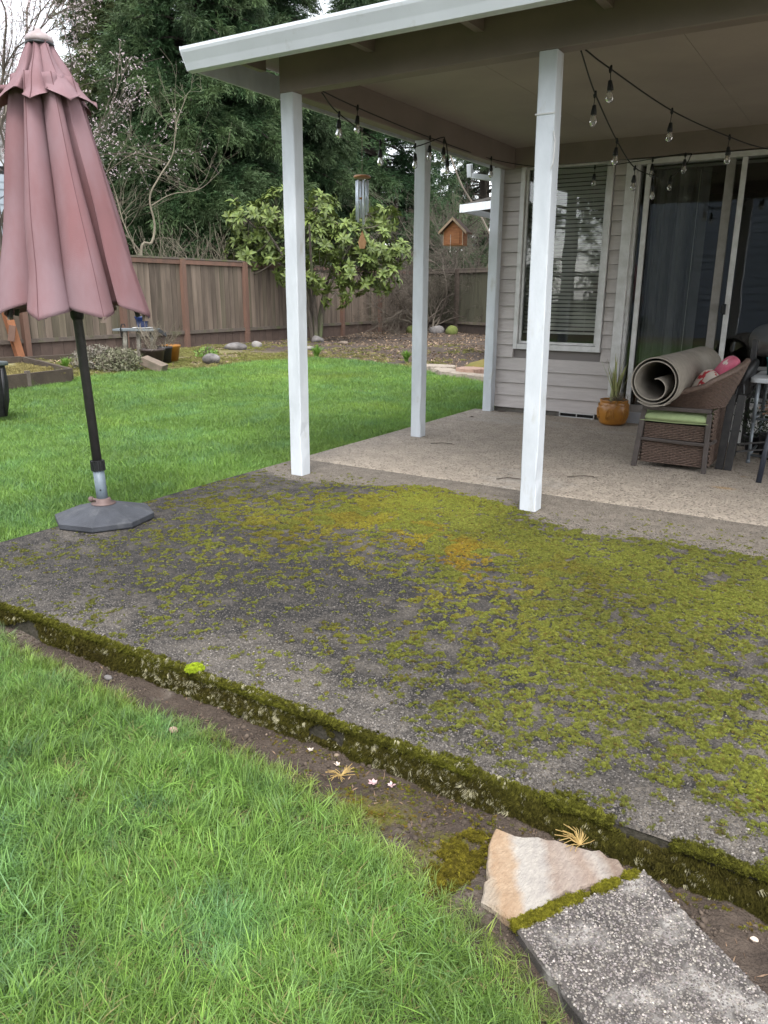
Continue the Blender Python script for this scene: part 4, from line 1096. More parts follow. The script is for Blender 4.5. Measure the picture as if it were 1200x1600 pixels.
M_conif = mat('conifer_leaf', (0.052, 0.088, 0.036), (0.034, 0.060, 0.027), scale=0.8, rough=0.65, tint='INSTANCER', spec=0.3, transl=0.08)
sprays = templ('conifer_sprays', [conifer_spray(k) for k in range(6)])
M_dbark = mat('dark_bark', (0.05, 0.04, 0.033), (0.03, 0.025, 0.02), scale=6, rough=1, bump=1)
def conifer(label, x, y, Ht, R, seed, hue=(1, 1, 1), z0=0.4, dens=1.0, face=None, group='dark conifers behind the fence'):
    r = np.random.default_rng(seed)
    t = thing('conifer_tree', label, 'tree', (x, y, 0), group)
    tr = MB().tube([(x, y, -.2), (x + .05, y, Ht * .3), (x - .05, y + .05, Ht * .7), (x, y, Ht)], [R * .075, R * .06, R * .03, .02], 9)
    P, Ro, S, T = [], [], [], []
    nb = int(125 * dens * Ht / 10)
    for k in range(nb):
        h = z0 + (Ht - z0) * (r.random() ** 1.15)
        f = (h - z0) / (Ht - z0)
        Rh = R * (1 - f) ** 0.75 * (0.55 + 0.45 * min(1, f * 6 + .5))
        L_ = Rh * r.uniform(0.72, 1.08) + .2
        az_ = r.uniform(0, 2 * PI)
        bt = r.uniform(.7, 1.35)
        up = r.uniform(0.05, 0.3)
        pts = []
        for q in range(7):
            s = q / 6
            pts.append((x + math.cos(az_) * L_ * s, y + math.sin(az_) * L_ * s, h + L_ * (up * s - 0.38 * s * s)))
        tr.tube(pts, [0.045 * (1 - q / 7) + .006 for q in range(7)], 4, cap=False)
        ns = max(6, int(L_ * 9))
        for j in range(ns):
            s = 0.28 + 0.74 * (j + r.random()) / ns
            px = x + math.cos(az_) * L_ * s; py = y + math.sin(az_) * L_ * s; pz = h + L_ * (up * s - 0.38 * s * s)
            side = r.choice([-1, 1]); a = az_ + side * r.uniform(0.1, 0.95) * (1.25 - s * .7)
            P.append((px + r.normal(0, .08), py + r.normal(0, .08), pz + r.normal(0, .12))); Ro.append((r.normal(0, .7), r.uniform(-.35, .9), a)); S.append(r.uniform(.5, 1.0) * (0.62 + 0.05 * L_))
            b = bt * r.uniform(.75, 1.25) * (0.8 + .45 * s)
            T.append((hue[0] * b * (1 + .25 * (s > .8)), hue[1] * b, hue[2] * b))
    tr.build('trunk', M_dbark, t)
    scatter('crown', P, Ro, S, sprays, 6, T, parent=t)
    return t
conifer('broad dense dark green conifer rising behind the left part of the fence', -15.9, 16.2, 13.0, 3.2, 11, (0.9, 1.05, .95), 1.75, 3.4)
conifer('tall dark conifer standing directly behind the magnolia', -17.3, 20.6, 14.0, 4.0, 12, (.85, 1, .95), 0.6, 2.8)
conifer('dark conifer partly hidden by the second patio post', -17.0, 26.5, 14, 4.6, 13, (.75, .95, .9), 0.3, 2.4)
conifer('far conifer seen above the bare shrub', -15.2, 32.5, 14, 4.2, 14, (.8, .9, .9), 0.3, 1.2)
conifer('olive brown conifer thin at the top beside the blossom trees', -22.6, 19.4, 14.5, 2.2, 15, (1.1, 1.0, .75), 5.2, 1.6)
conifer('deep shaded conifer filling the gap at the back corner', -22.0, 27.5, 13, 4.6, 16, (.7, .8, .85), 0.0, 1.2)

def bare(mb, p, d, L_, r0, depth, rnd, spread=0.6, up=0.1, tips=None, kids=(2, 3), shrink=0.72, bend=0.18, sides=5):
    n = 3 if depth > 1 else 2
    pts = [Vector(p)]; dd = Vector(d).normalized()
    for i in range(n):
        dd = (dd + Vector((rnd.gauss(0, bend), rnd.gauss(0, bend), rnd.gauss(0, bend) + up * .5))).normalized()
        pts.append(pts[-1] + dd * L_ / n)
    r1 = r0 * shrink
    mb.tube(pts, [r0 + (r1 - r0) * i / n for i in range(n + 1)], max(3, sides), cap=False)
    if tips is not None and depth <= 2: tips.extend([tuple(q) for q in pts[1:]])
    if depth <= 0: return
    for k in range(rnd.randint(*kids)):
        i = rnd.randint(1, n); base = pts[i]
        ax_ = Vector((rnd.gauss(0, 1), rnd.gauss(0, 1), rnd.gauss(0, .6))).normalized()
        nd = (dd + ax_ * spread * rnd.uniform(.6, 1.3)).normalized()
        bare(mb, base, nd, L_ * rnd.uniform(.6, .9), max(r1 * rnd.uniform(.5, .85), 0.0025), depth - 1, rnd, spread, up, tips, kids, shrink, bend, sides - 1)
    bare(mb, pts[-1], dd, L_ * rnd.uniform(.65, .9), r1, depth - 1, rnd, spread, up, tips, kids, shrink, bend, sides - 1)

M_bloss = mat('pink_blossom', (0.66, 0.52, 0.54), (0.76, 0.68, 0.68), scale=3, rough=.8, transl=.3)
def bl_mesh(k):
    r = random.Random(k); mb = MB()
    for q in range(7):
        c = Vector((r.gauss(0, .5), r.gauss(0, .5), r.gauss(0, .5))); a = Vector((r.gauss(0, 1), r.gauss(0, 1), r.gauss(0, 1))).normalized() * .45
        b_ = a.orthogonal().normalized() * .4; b = len(mb.v)
        mb.v += [tuple(c - a), tuple(c - b_), tuple(c + a), tuple(c + b_)]; mb.f.append((b, b + 1, b + 2, b + 3))
    return mb.mesh('blossom_%d' % k, M_bloss)
blo = templ('blossoms', [bl_mesh(k) for k in range(3)])
def blossom_tree(label, x, y, h, r0, seed, depth=6, L_=2.0, nb=5000, lean=(0, 0, 1), zs=None):
    rnd = random.Random(seed); t = thing('blossom_tree', label, 'tree', (x, y, 0), 'leafless trees budding pink at the upper left')
    mb = MB(); tips = []
    mb.tube([(x, y, -.1), (x + .03, y, h * .5), (x, y + .03, h)], [r0, r0 * .85, r0 * .7], 8)
    mb.build('trunk', M_bark, t)
    mb = MB()
    for k in range(7):
        a = k * 2 * PI / 7 + rnd.uniform(-.4, .4); z = h * (0.45 + .55 * k / 6)
        bare(mb, (x, y, z), (math.cos(a) * .8, math.sin(a) * .8, 1.1), L_, r0 * .35, depth - 1, rnd, .55, .12, tips, (1, 3))
    bare(mb, (x, y, h), lean, L_, r0 * .5, depth, rnd, .5, .12, tips, (1, 3))
    mb.build('branches', M_mtwig, t)
    tips = np.array(tips); sel = rng.integers(0, len(tips), nb)
    scatter('blossoms', tips[sel] + rng.normal(0, .06, (nb, 3)), rng.uniform(0, 6, (nb, 3)), rng.uniform(.010, .024, nb), blo, 3, parent=t)
    print(label, len(mb.f), len(tips))
blossom_tree('pink budding bare tree with thick trunk at the far upper left', -16.6, 10.6, 3.6, .12, 31, 6, 1.7, 9000)
blossom_tree('pink budding bare tree behind the umbrella top', -22.9, 14.7, 3.5, .10, 33, 6, 1.65, 8000)
blossom_tree('thin budding tree farther back at the left', -26.5, 16.0, 4.0, .10, 34, 6, 2.2, 6000)

# slender bare sapling behind the fence
sp_ = thing('bare_sapling', 'slender leafless pale sapling forking just above the fence', 'tree', (-12.72, 11.2, 0), None)
rnd = random.Random(5); mb = MB()
def path(mb, pts, r0, r1, n=6):
    c = catm(pts, 5); mb.tube(c, [r0 + (r1 - r0) * i / (len(c) - 1) for i in range(len(c))], n, cap=False); return c
c0 = path(mb, [(-12.75, 11.25, 0), (-12.74, 11.2, 1.85), (-12.66, 11.42, 2.05), (-12.62, 11.50, 2.4), (-12.65, 11.45, 2.9), (-12.55, 11.65, 3.3), (-12.45, 11.95, 3.75), (-12.4, 12.05, 4.3), (-12.35, 12.35, 4.9)], .033, .004)
c1 = path(mb, [(-12.74, 11.2, 1.85), (-12.8, 11.02, 2.1), (-12.85, 10.9, 2.45), (-12.9, 10.8, 3.0), (-12.95, 10.6, 3.5)], .02, .003)
c2 = path(mb, [(-12.62, 11.45, 2.75), (-12.5, 11.9, 3.0), (-12.3, 12.5, 3.15), (-12.2, 13.1, 3.6)], .012, .002)
c3 = path(mb, [(-12.8, 11.02, 2.1), (-12.85, 10.6, 2.3), (-13.0, 10.1, 2.45), (-13.1, 9.6, 2.6)], .012, .002)
for c in (c0, c1, c2, c3):
    for k in range(9):
        i = rnd.randint(len(c) // 4, len(c) - 1)
        bare(mb, c[i], (rnd.gauss(0, .6), rnd.gauss(0, .9), rnd.uniform(.1, 1)), rnd.uniform(.35, .75), .004, 2, rnd, .5, .1, None, (1, 2), sides=4)
mb.build('trunk', M_twig, sp_)
# low twiggy bush over the fence top
tb = thing('bare_bush', 'pale twiggy bush poking over the fence top left of the magnolia', 'bush', (-13.0, 13.0, 0))
mb = MB()
for k in range(46):
    bare(mb, (-13.0 + rnd.uniform(-.2, .2), 13.0 + rnd.uniform(-1.3, 1.3), 1.2), (rnd.gauss(0, .3), rnd.gauss(0, .45), 1), rnd.uniform(.4, .7), .008, 2, rnd, .5, .1, None, (1, 2), sides=4)
mb.build('twigs', M_twig, tb)

# tangle of bare shrub at the back corner: dark lower stems, pale upper twigs
bs = thing('bare_shrub', 'large leafless tangled shrub in front of the back fence', 'shrub', (-10.6, 19.6, 0))
mb = MB(); rnd = random.Random(77)
for k in range(11):
    a = rnd.uniform(0, 2 * PI)
    bare(mb, (-10.9 + rnd.uniform(-.2, .2), 19.9 + rnd.uniform(-.2, .2), -.05), (math.cos(a) * .8, math.sin(a) * .8, .8), rnd.uniform(.7, 1.0), .032, 6, rnd, .75, .05, None, (1, 3), bend=.25, sides=5)
mb.build('stems', M_dtwig, bs); print('shrub', len(mb.f))
bt_ = thing('bare_tree', 'grey leafless tree with arching twigs beyond the birdhouse', 'tree', (-11.3, 22.6, 0))
mb = MB(); rnd = random.Random(78)
for k in range(7):
    a = rnd.uniform(0, 2 * PI)
    bare(mb, (-11.3, 23.0, 0.2), (math.cos(a) * .45, math.sin(a) * .45, 1), rnd.uniform(1.2, 1.7), .03, 6, rnd, .6, .03, None, (1, 3), bend=.2, sides=5)
mb.tube(catm([(-8.6, 19.6, 1.9), (-9.6, 20.6, 3.0), (-10.8, 21.6, 4.1), (-11.6, 22.2, 5.2)], 5), .028, 6)
mb.build('branches', M_mtwig, bt_); print('tree', len(mb.f))

# ---- magnolia: trunks, limbs, leaf by leaf
mg = thing('magnolia_tree', 'small broadleaf evergreen tree with glossy yellow-green whorled leaves on slim trunks', 'tree', (-11.2, 14.95, 0))
M_leaf = mat('magnolia_leaf', (0.145, 0.185, 0.042), (0.075, 0.115, 0.030), scale=2, rough=0.5, spec=.35, vary=.35, transl=.12, c3=(0.22, 0.24, 0.065), s3=7, f3=(.58, .75), coord='obj')
def leaf_mesh(l=1.0, w_=.32):
    mb = MB(); n = 4
    for i in range(n + 1):
        t = i / n; x_ = t * l; ww = w_ * math.sin(PI * min(1, t ** .8 + .0)) ** .8 * .5 + .012; z = .10 * math.sin(PI * t) - .12 * t * t
        mb.v += [(x_, -ww, z + ww * .45), (x_, 0, z), (x_, ww, z + ww * .45)]
    for i in range(n):
        a = 3 * i; mb.f += [(a, a + 3, a + 4, a + 1), (a + 1, a + 4, a + 5, a + 2)]
    return mb
lfm = leaf_mesh(1.0, .36).mesh('leaf', M_leaf, True)
rnd = random.Random(8)
tk = MB()
cx, cy = -11.2, 14.95
limbs = []
for k in range(5):
    a = k * 1.25 + .3; o_ = .08
    b0 = (cx + math.cos(a) * o_, cy + math.sin(a) * o_, -.1)
    c = path(tk, [b0, (cx + math.cos(a) * .16, cy + math.sin(a) * .16, .6), (cx + math.cos(a) * .32, cy + math.sin(a) * .4, 1.2), (cx + math.cos(a) * .7, cy + math.sin(a) * .8, 1.9), (cx + math.cos(a) * 1.1, cy + math.sin(a) * 1.2, 2.5)], .055, .018)
    limbs.append(c)
# crown lobes: centre (offset along the picture plane), radius
vx, vy = ax[0], ax[1]   # horizontal axis the crown spreads along
def cpt(s, dpt, z): return (cx + vx * s - vy * dpt, cy + vy * s + vx * dpt, z)
lobes = [(-1.5, 0, 2.65, .62), (-1.55, .1, 1.95, .5), (-.75, -.2, 2.85, .6), (-1.0, .2, 2.2, .6), (-.5, -.4, 1.6, .5), (-1.75, 0, 1.4, .35), (.1, .2, 2.3, .65), (.15, -.3, 1.55, .55), (.8, .0, 2.2, .6), (.95, .0, 1.6, .6), (1.45, .1, 2.1, .55), (1.55, 0, 1.45, .45), (.5, -.5, 1.1, .35), (1.2, .2, 2.85, .4), (1.7, .1, 2.75, .3), (.1, 0, 2.95, .45), (-.2, .6, 2.6, .5), (1.9, 0, 2.0, .35)]
whorls = []
for (s, dd, z, rr) in lobes:
    c = Vector(cpt(s, dd, z)); near = min((q for l in limbs for q in l[len(l) // 2:]), key=lambda q: (q - c).length)
    tk.tube(catm([near, (near + c) / 2 + Vector((0, 0, -.08)), c], 4), .014, 5, cap=False)
    nw = int(rr * rr * 105)
    for k in range(nw):
        d = Vector((rnd.gauss(0, 1), rnd.gauss(0, 1), rnd.gauss(0, 1))).normalized(); d.z *= .85
        p = c + d * rr * rnd.uniform(.6, 1.05); tk.tube([c, (c + p) / 2 + Vector((0, 0, -.03)), p], .006, 3, cap=False); whorls.append((p, (d + Vector((0, 0, .5))).normalized()))
tk.build('trunk', M_bark, mg)
leaves = []
for p, d in whorls:
    q = d.to_track_quat('Z', 'Y'); nl = rnd.randint(7, 11); a0 = rnd.uniform(0, 6)
    for j in range(nl):
        e = q.to_matrix() @ Euler((0, -rnd.uniform(-.25, .65), a0 + j * 2 * PI / nl + rnd.uniform(-.2, .2)), 'XYZ').to_matrix()
        leaves.append((p + d * rnd.uniform(-.04, .02), e.to_euler(), rnd.uniform(.14, .21)))
camv = Vector((0, 0, 1.12))
leaves.sort(key=lambda l: (l[0] - camv).length - 2 * l[2])
print('leaves', len(leaves))
for p, e, s in leaves[:300]: place(lfm, 'leaf', mg, p, e, (s, s, s))
rest = leaves[300:]
lcoll = templ('magnolia_leaves', [lfm])
scatter('foliage', [tuple(l[0]) for l in rest], [tuple(l[1]) for l in rest], [l[2] for l in rest], lcoll, 1, parent=mg)

# ================================================================ houses beyond
def sided_house(name, label, P, Q, z0, z1, mt, lapw=.17, depth=5, roof=None, cat='house', windows=()):
    P = Vector((*P, 0)); Q = Vector((*Q, 0)); u = (Q - P).normalized(); nr = Vector((u.y, -u.x, 0)); Ln = (Q - P).length
    t = thing(name, label, cat, tuple((P + Q) / 2))
    z = z0; lm = MB()
    me_ = MB().add([(0, 0, 0), (0, -.022, 0), (0, -.004, lapw - .006), (0, 0.05, lapw - .006), (1, 0, 0), (1, -.022, 0), (1, -.004, lapw - .006), (1, .05, lapw - .006)],
                   [(0, 1, 2, 3), (7, 6, 5, 4), (0, 4, 5, 1), (1, 5, 6, 2), (2, 6, 7, 3)]).mesh('siding_board', mt)
    while z < z1:
        place(me_, 'siding_board', t, (P.x, P.y, z), (0, 0, math.atan2(u.y, u.x)), (Ln, 1, 1)); z += lapw
    B0 = P - nr * .04; B1 = Q - nr * .04; B2 = Q - nr * depth; B3 = P - nr * depth
    MB().prism([(B0.x, B0.y), (B1.x, B1.y), (B2.x, B2.y), (B3.x, B3.y)], z0 - .3, z1).build('wall', mt, t)
    for (a, b, za, zb) in windows:
        A = P + u * a + nr * .035; B = P + u * b + nr * .035
        f = MB()
        for zz in (za, zb): f.beam((A.x, A.y, zz), (B.x, B.y, zz), .05, .09)
        for S_ in (A, B): f.beam((S_.x, S_.y, za + .03), (S_.x, S_.y, zb - .03), .09, .05, up=(u.x, u.y, 0))
        wn = f.build('window', M_vinyl, t)
        MB().beam((A.x - nr.x * .01, A.y - nr.y * .01, (za + zb) / 2), (B.x - nr.x * .01, B.y - nr.y * .01, (za + zb) / 2), .01, zb - za).build('pane', mat('dark_pane', (0.02, 0.022, 0.025), rough=.08, spec=.6), wn)
    return t, P, Q, u, nr
M_greyh = mat('grey_siding', (0.16, 0.175, 0.18), (0.13, 0.14, 0.145), scale=2, rough=.7)
M_blueh = mat('pale_blue_siding', (0.33, 0.38, 0.42), (0.28, 0.32, 0.36), scale=2, rough=.7)
M_darkh = mat('dark_siding', (0.045, 0.055, 0.055), (0.035, 0.042, 0.042), scale=2, rough=.7)
M_grroof = mat('grey_shingles', (0.23, 0.225, 0.22), (0.17, 0.165, 0.16), scale=5, rough=.95, bump=1, bscale=20, bdist=.03)
t, P, Q, u, nr = sided_house('neighbour_house', 'grey-green sided house with grey roof behind the conifer at the left', (-24.2, 14.0), (-19.6, 20.2), -.1, 4.9, M_greyh, .2, 6, windows=[(1.2, 2.2, 2.7, 4.1), (3.1, 3.9, 2.7, 4.1), (5.2, 6.2, 1.2, 2.6)])
A = P + nr * .5 - u * .5; B = Q + nr * .5 + u * .5; C = B - nr * 4; D = A - nr * 4
MB().add([(A.x, A.y, 4.8), (B.x, B.y, 4.8), (C.x, C.y, 7.6), (D.x, D.y, 7.6), (A.x, A.y, 4.7), (B.x, B.y, 4.7), (C.x, C.y, 7.5), (D.x, D.y, 7.5)],
         [(0, 1, 2, 3), (7, 6, 5, 4), (0, 4, 5, 1), (1, 5, 6, 2), (2, 6, 7, 3), (3, 7, 4, 0)]).build('roof', bpy.data.materials['grey_shingles'], t)
MB().beam((A.x + nr.x * .03, A.y + nr.y * .03, 4.75), (B.x + nr.x * .03, B.y + nr.y * .03, 4.75), .04, .18).build('fascia', M_white, t)
sided_house('neighbour_house', 'pale blue lap-sided house at the left edge behind the umbrella', (-24.5, 6.5), (-20.2, 13.6), -.1, 3.9, M_blueh, .19, 4)
t, P, Q, u, nr = sided_house('shed', 'dark green sided shed roofline just above the fence', (-15.9, 14.9), (-13.9, 17.0), -.1, 2.42, M_darkh, .12, 2, cat='shed')
MB().beam((P.x + nr.x * .06, P.y + nr.y * .06, 2.50), (Q.x + nr.x * .06, Q.y + nr.y * .06, 2.50), .2, .07).build('fascia', M_white, t)
sided_house('neighbour_house', 'pale grey sided building glimpsed beyond the birdhouse and back fence', (-16.5, 33.5), (-6.5, 27.5), -.1, 3.4, mat('far_pale_siding', (0.40, 0.41, 0.43), (0.34, 0.35, 0.37), rough=.7), .2, 5)

# behind the camera: what the glass mirrors
M_bs = mat('slate_blue_siding', (0.20, 0.23, 0.27), (0.17, 0.195, 0.23), scale=2, rough=.7)
t, P, Q, u, nr = sided_house('neighbour_house', 'slate blue house across the near lawn, mirrored in the sliding door', (9.0, -9.0), (-6.6, -9.0), -.1, 5.2, M_bs, .2, 6, windows=[(3.0, 4.4, 1.2, 2.9)])
A = P + nr * .5; B = Q + nr * .5
MB().add([(P.x + .6, -8.4, 5.1), (Q.x - .6, -8.4, 5.1), (Q.x - .6, -12, 7.3), (P.x + .6, -12, 7.3)], [(0, 1, 2, 3)]).build('roof', bpy.data.materials['grey_shingles'], t)
conifer('conifer across the near lawn, mirrored in the house window', -8.5, -10.5, 9, 3.2, 44, (1, 1, 1), .3, .5, group=None)
conifer('conifer at the corner behind the photographer', -14.5, -8.5, 9, 3.4, 45, (1, 1, 1), .3, .5, group=None)

# ================================================================ umbrella
UX, UY = -3.17, 2.42
umb = thing('patio_umbrella', 'closed faded dusty-rose patio umbrella leaning slightly in a grey base', 'umbrella', (UX, UY, 0))
def upt(z): return Vector((UX - 0.058 * z, UY, z))     # leaning axis
M_fab = mat('faded_rose_fabric', (0.235, 0.118, 0.122), (0.20, 0.108, 0.112), scale=5, rough=0.9, c3=(0.26, 0.175, 0.19), s3=2.6, f3=(0.38, 0.62), stretch=(1, 1, .35), transl=.10, spec=.15)
# woven cloth relief
N = M_fab.node_tree.nodes; L = M_fab.node_tree.links
pr = [n for n in N if n.type == 'BSDF_PRINCIPLED'][0]; geo = N.new('ShaderNodeNewGeometry')
wv = N.new('ShaderNodeTexWave'); wv.wave_type = 'BANDS'; wv.bands_direction = 'Z'; wv.inputs['Scale'].default_value = 75; wv.inputs['Distortion'].default_value = 4; wv.inputs['Detail'].default_value = 2; wv.inputs['Detail Scale'].default_value = 3
bp = N.new('ShaderNodeBump'); bp.inputs['Strength'].default_value = .5; bp.inputs['Distance'].default_value = .0012
L.new(geo.outputs['Position'], wv.inputs['Vector']); L.new(wv.outputs['Fac'], bp.inputs['Height']); L.new(bp.outputs[0], pr.inputs['Normal'])
def vn2(a, b, s): return float(vnoise(np.array([a]), np.array([b]), s)[0])
RIBS = []
def canopy(z0, z1, r0, r1, depth, ph, twist, lobe_low, nth=288, nz=46, seed=0, flare=0.0):
    """z0 top, z1 hem; eight ribs with cloth pleats folded between them"""
    G = []
    r_ = np.random.default_rng(seed)
    amp = r_.uniform(.75, 1.2, 8); sh = r_.uniform(-.4, .4, 8); loww = r_.uniform(.7, 1.2, 8)
    for i in range(nz + 1):
        t = i / nz; row = []
        for k in range(nth + 1):
            u = (k % nth) / nth * 8; j = int(u) % 8; f = u - int(u)
            th = 2 * PI * (u / 8) + ph + twist * t
            # f=0 rib; fold between
            s_ = 0.5 - 0.5 * math.cos(2 * PI * f)                 # 0 at rib, 1 mid fold
            side = f + sh[j] * s_ * .9
            fold = math.sin(PI * min(max(side, 0), 1)) ** 1.9
            d_ = depth * amp[j] * (0.55 + 0.45 * t) * (1 if i > 1 else .5)
            bul = 0.10 * math.sin(2 * PI * f) * math.sin(PI * f)
            R_ = (r0 + (r1 - r0) * (t ** (1.0 + flare)))
            r = R_ * (1 - d_ * fold + bul) + .004 * math.sin(5 * th + 9 * t + seed)
            th2 = th + 0.23 * math.sin(2 * PI * f) * t ** .5
            z = z0 + (z1 - z0) * t
            z += lobe_low * loww[j] * abs(math.sin(PI * f)) ** .8 * (t ** 8)
            r += .010 * t * (vn2(u * 1.7, t * 5, seed) - .5) + .008 * t * (vn2(u * 4.0 + t * 3, t * 3, seed + 5) - .5)
            r += .0045 * math.exp(-(min(f, 1 - f) / .02) ** 2)
            c = upt(z)
            if k % (nth // 8) == 0 and k < nth: RIBS.append((k // (nth // 8), i, (c.x + (r + .0008) * math.cos(th2), c.y + (r + .0008) * math.sin(th2), z)))
            row.append((c.x + r * math.cos(th2), c.y + r * math.sin(th2), z + 0.006 * math.sin(3 * th + 1) * t))
        G.append(row)
    return MB().grid(G)
RIBS.clear()
cn = canopy(2.02, 0.995, 0.135, 0.345, .74, .35, .12, .075, seed=3).build('canopy', M_fab, umb, True)
sol = cn.modifiers.new('cloth', 'SOLIDIFY'); sol.thickness = .0015
M_seam = mat('seam_thread', (0.12, 0.055, 0.06), rough=.9)
def seams(par):
    sm = MB()
    for q in range(8):
        sm.tube([p for (k_, i_, p) in RIBS if k_ == q], .0017, 4)
    sm.build('seam', M_seam, par); RIBS.clear()
seams(cn)
MBv = canopy(2.165, 1.90, 0.050, 0.205, .50, .55, .05, .065, nz=26, seed=8, flare=.25).build('vent_canopy', M_fab, umb, True)
sol = MBv.modifiers.new('cloth', 'SOLIDIFY'); sol.thickness = .0015
seams(MBv)
MB().lathe([(.048, 0), (.058, .004), (.060, .012), (.057, .022), (.050, .030), (.034, .040), (.014, .050), (.012, .058), (.0001, .060)], tuple(upt(2.158)), 28).build('finial_cap', mat('cap_plastic', (0.36, 0.30, 0.30), (0.26, 0.21, 0.20), scale=20, rough=.5), umb, True)
MB().lathe([(.049, -.012), (.0605, -.008), (.0605, .001), (.049, .002)], tuple(upt(2.158)), 28).build('cap_ring', M_black, umb, True)
M_pole = mat('dark_pole', (0.055, 0.050, 0.048), (0.04, 0.037, 0.035), scale=30, rough=.5, metal=.2, bump=.1)
MB().tube([upt(.2), upt(1.2), upt(2.12)], .0225, 18).build('pole', M_pole, umb, True)
MB().tube([upt(.985), upt(1.0), upt(1.06), upt(1.075)], [.026, .031, .031, .028], 18).build('hub', M_black, umb, True)
for k in range(8):
    a = .35 + .12 + k * PI / 4
    p = upt(1.0) + Vector((math.cos(a), math.sin(a), 0)) * .30; q = upt(1.95) + Vector((math.cos(a), math.sin(a), 0)) * .1
    MB().beam(p, q, .012, .018).build('rib', M_pole, umb)
    if k in (0, 4, 7): MB().box(tuple(p + Vector((math.cos(a) * .034, math.sin(a) * .034, -.006))), (.02, .02, .026)).build('rib_tip', mat('rib_tip', (0.2, 0.15, 0.12), rough=.6), umb)
M_tube = mat('blue_grey_steel', (0.15, 0.185, 0.215), (0.12, 0.15, 0.175), scale=20, rough=.45, metal=.0, bump=.1)
MB().tube([upt(.07), upt(.26)], .0275, 20).build('stand_tube', M_tube, umb, True)
col = MB(); c0 = upt(.255); c1 = upt(.305)
col.tube([c0, c1], .031, 22)
for k in range(16):
    a = k * PI / 8; o_ = Vector((math.cos(a), math.sin(a), 0)) * .0315
    col.beam(c0 + o_, c1 + o_, .005, .005)
col.build('locking_collar', M_black, umb)
MB().tube([upt(.16) + Vector((.02, -.0195, 0)), upt(.16) + Vector((.0215, -.021, 0))], .004, 8).build('hole_shade', M_black, umb)  # black disc on the tube, painted shade for a drilled opening
M_base = mat('grey_resin_base', (0.060, 0.064, 0.075), (0.042, 0.045, 0.053), scale=9, rough=.6, bump=.25, bscale=120, c3=(.10, .103, .108), s3=14, f3=(.55, .8))
bm = MB(); R_ = .245
for (r, z) in ((.975, 0), (1.0, .006), (1.0, .030), (.965, .034), (.955, .034), (.26, .083), (.2, .085)):
    for k in range(8):
        a = PI / 8 + k * PI / 4 + .26
        bm.v.append((UX + R_ * r * math.cos(a) * 1.0, UY + R_ * r * math.sin(a), z + .002))
for i in range(6):
    for k in range(8): bm.f.append((i * 8 + k, i * 8 + (k + 1) % 8, (i + 1) * 8 + (k + 1) % 8, (i + 1) * 8 + k))
bm.f.append(tuple(range(48, 56)))
bm.build('base', M_base, umb, bevel=.002)
M_rust = mat('pinkish_collar', (0.15, 0.10, 0.09), (0.11, 0.075, 0.068), scale=20, rough=.6)
MB().lathe([(.058, -.001), (.060, .004), (.036, .006), (.036, .026), (.029, .028)], (UX, UY, .086), 24).build('base_collar', M_rust, umb, True)
MB().tube([(UX - .034, UY - .01, .1), (UX - .058, UY - .02, .103)], [.009, .007], 8).lathe([(.006, -.014), (.014, -.008), (.014, .008), (.006, .014)], (UX - .066, UY - .022, .102), 8).build('tightening_knob', M_rust, umb, True)

# ================================================================ wicker chair, rug, cushions
M_wick = mat('brown_wicker', (0.155, 0.105, 0.080), (0.085, 0.058, 0.045), scale=70, rough=.6, bump=.2, vary=.05)
M_fr = mat('brown_chair_frame', (0.080, 0.066, 0.060), (0.06, 0.05, 0.045), scale=20, rough=.5, c3=(.12, .1, .09), s3=9, f3=(.6, .8))
ch = thing('wicker_chair', 'brown wicker armchair with green seat cushion under the rolled rug', 'armchair', (-1.02, 5.45, 0))
CX0, CX1, CY0, CY1_ = -1.215, -0.80, 5.19, 5.72
def weave(mb, surf, nu, nv, amp=.0045, over=.94):
    """horizontal strands passing over and under the stakes; surf(u,v)->(point, normal)"""
    for j in range(nv):
        v0, v1 = j / nv, (j + over) / nv
        rows = []
        for i in range(nu * 4 + 1):
            u = i / (nu * 4)
            o_ = amp * math.cos(PI * (i / 4 * 1.0 + j)) 
            p0, n0 = surf(u, v0); pm, nm = surf(u, (v0 + v1) / 2); p1, n1 = surf(u, v1)
            rows.append((tuple(p0 + n0 * (o_ - .002)), tuple(pm + nm * (o_ + .003)), tuple(p1 + n1 * (o_ - .002))))
        mb.grid(rows)
def flat(p00, pu, pv, nrm):
    p00 = Vector(p00); pu = Vector(pu); pv = Vector(pv); nrm = Vector(nrm)
    return lambda u, v: (p00 + pu * u + pv * v, nrm)
wk = MB()
weave(wk, flat((CX0 + .02, CY0 + .012, .20), (CX1 - CX0 - .04, 0, 0), (0, 0, .10), (0, -1, 0)), 17, 9)
weave(wk, flat((CX0 + .015, CY0 + .012, .035), (CX1 - CX0 - .03, 0, 0), (0, 0, .145), (0, -1, 0)), 17, 13)
weave(wk, flat((CX0 + .0, CY0 + .02, .035), (0, CY1_ - CY0 - .04, 0), (0, 0, .30), (-1, 0, 0)), 18, 22)
weave(wk, flat((CX1 + .02, CY0 + .02, .035), (0, CY1_ - CY0 - .04, 0), (0, 0, .37), (1, 0, 0)), 18, 26)
weave(wk, flat((CX0 + .02, CY1_ - .012, .035), (CX1 - CX0 - .04, 0, 0), (0, 0, .27), (0, 1, 0)), 17, 20)
wk.build('woven_base', M_wick, ch)
core = MB().bb((CX0 + .012, CY0 + .024, .035), (CX1 + .008, CY1_ - .02, .295)); core.build('inner_shell', M_dbark, ch)
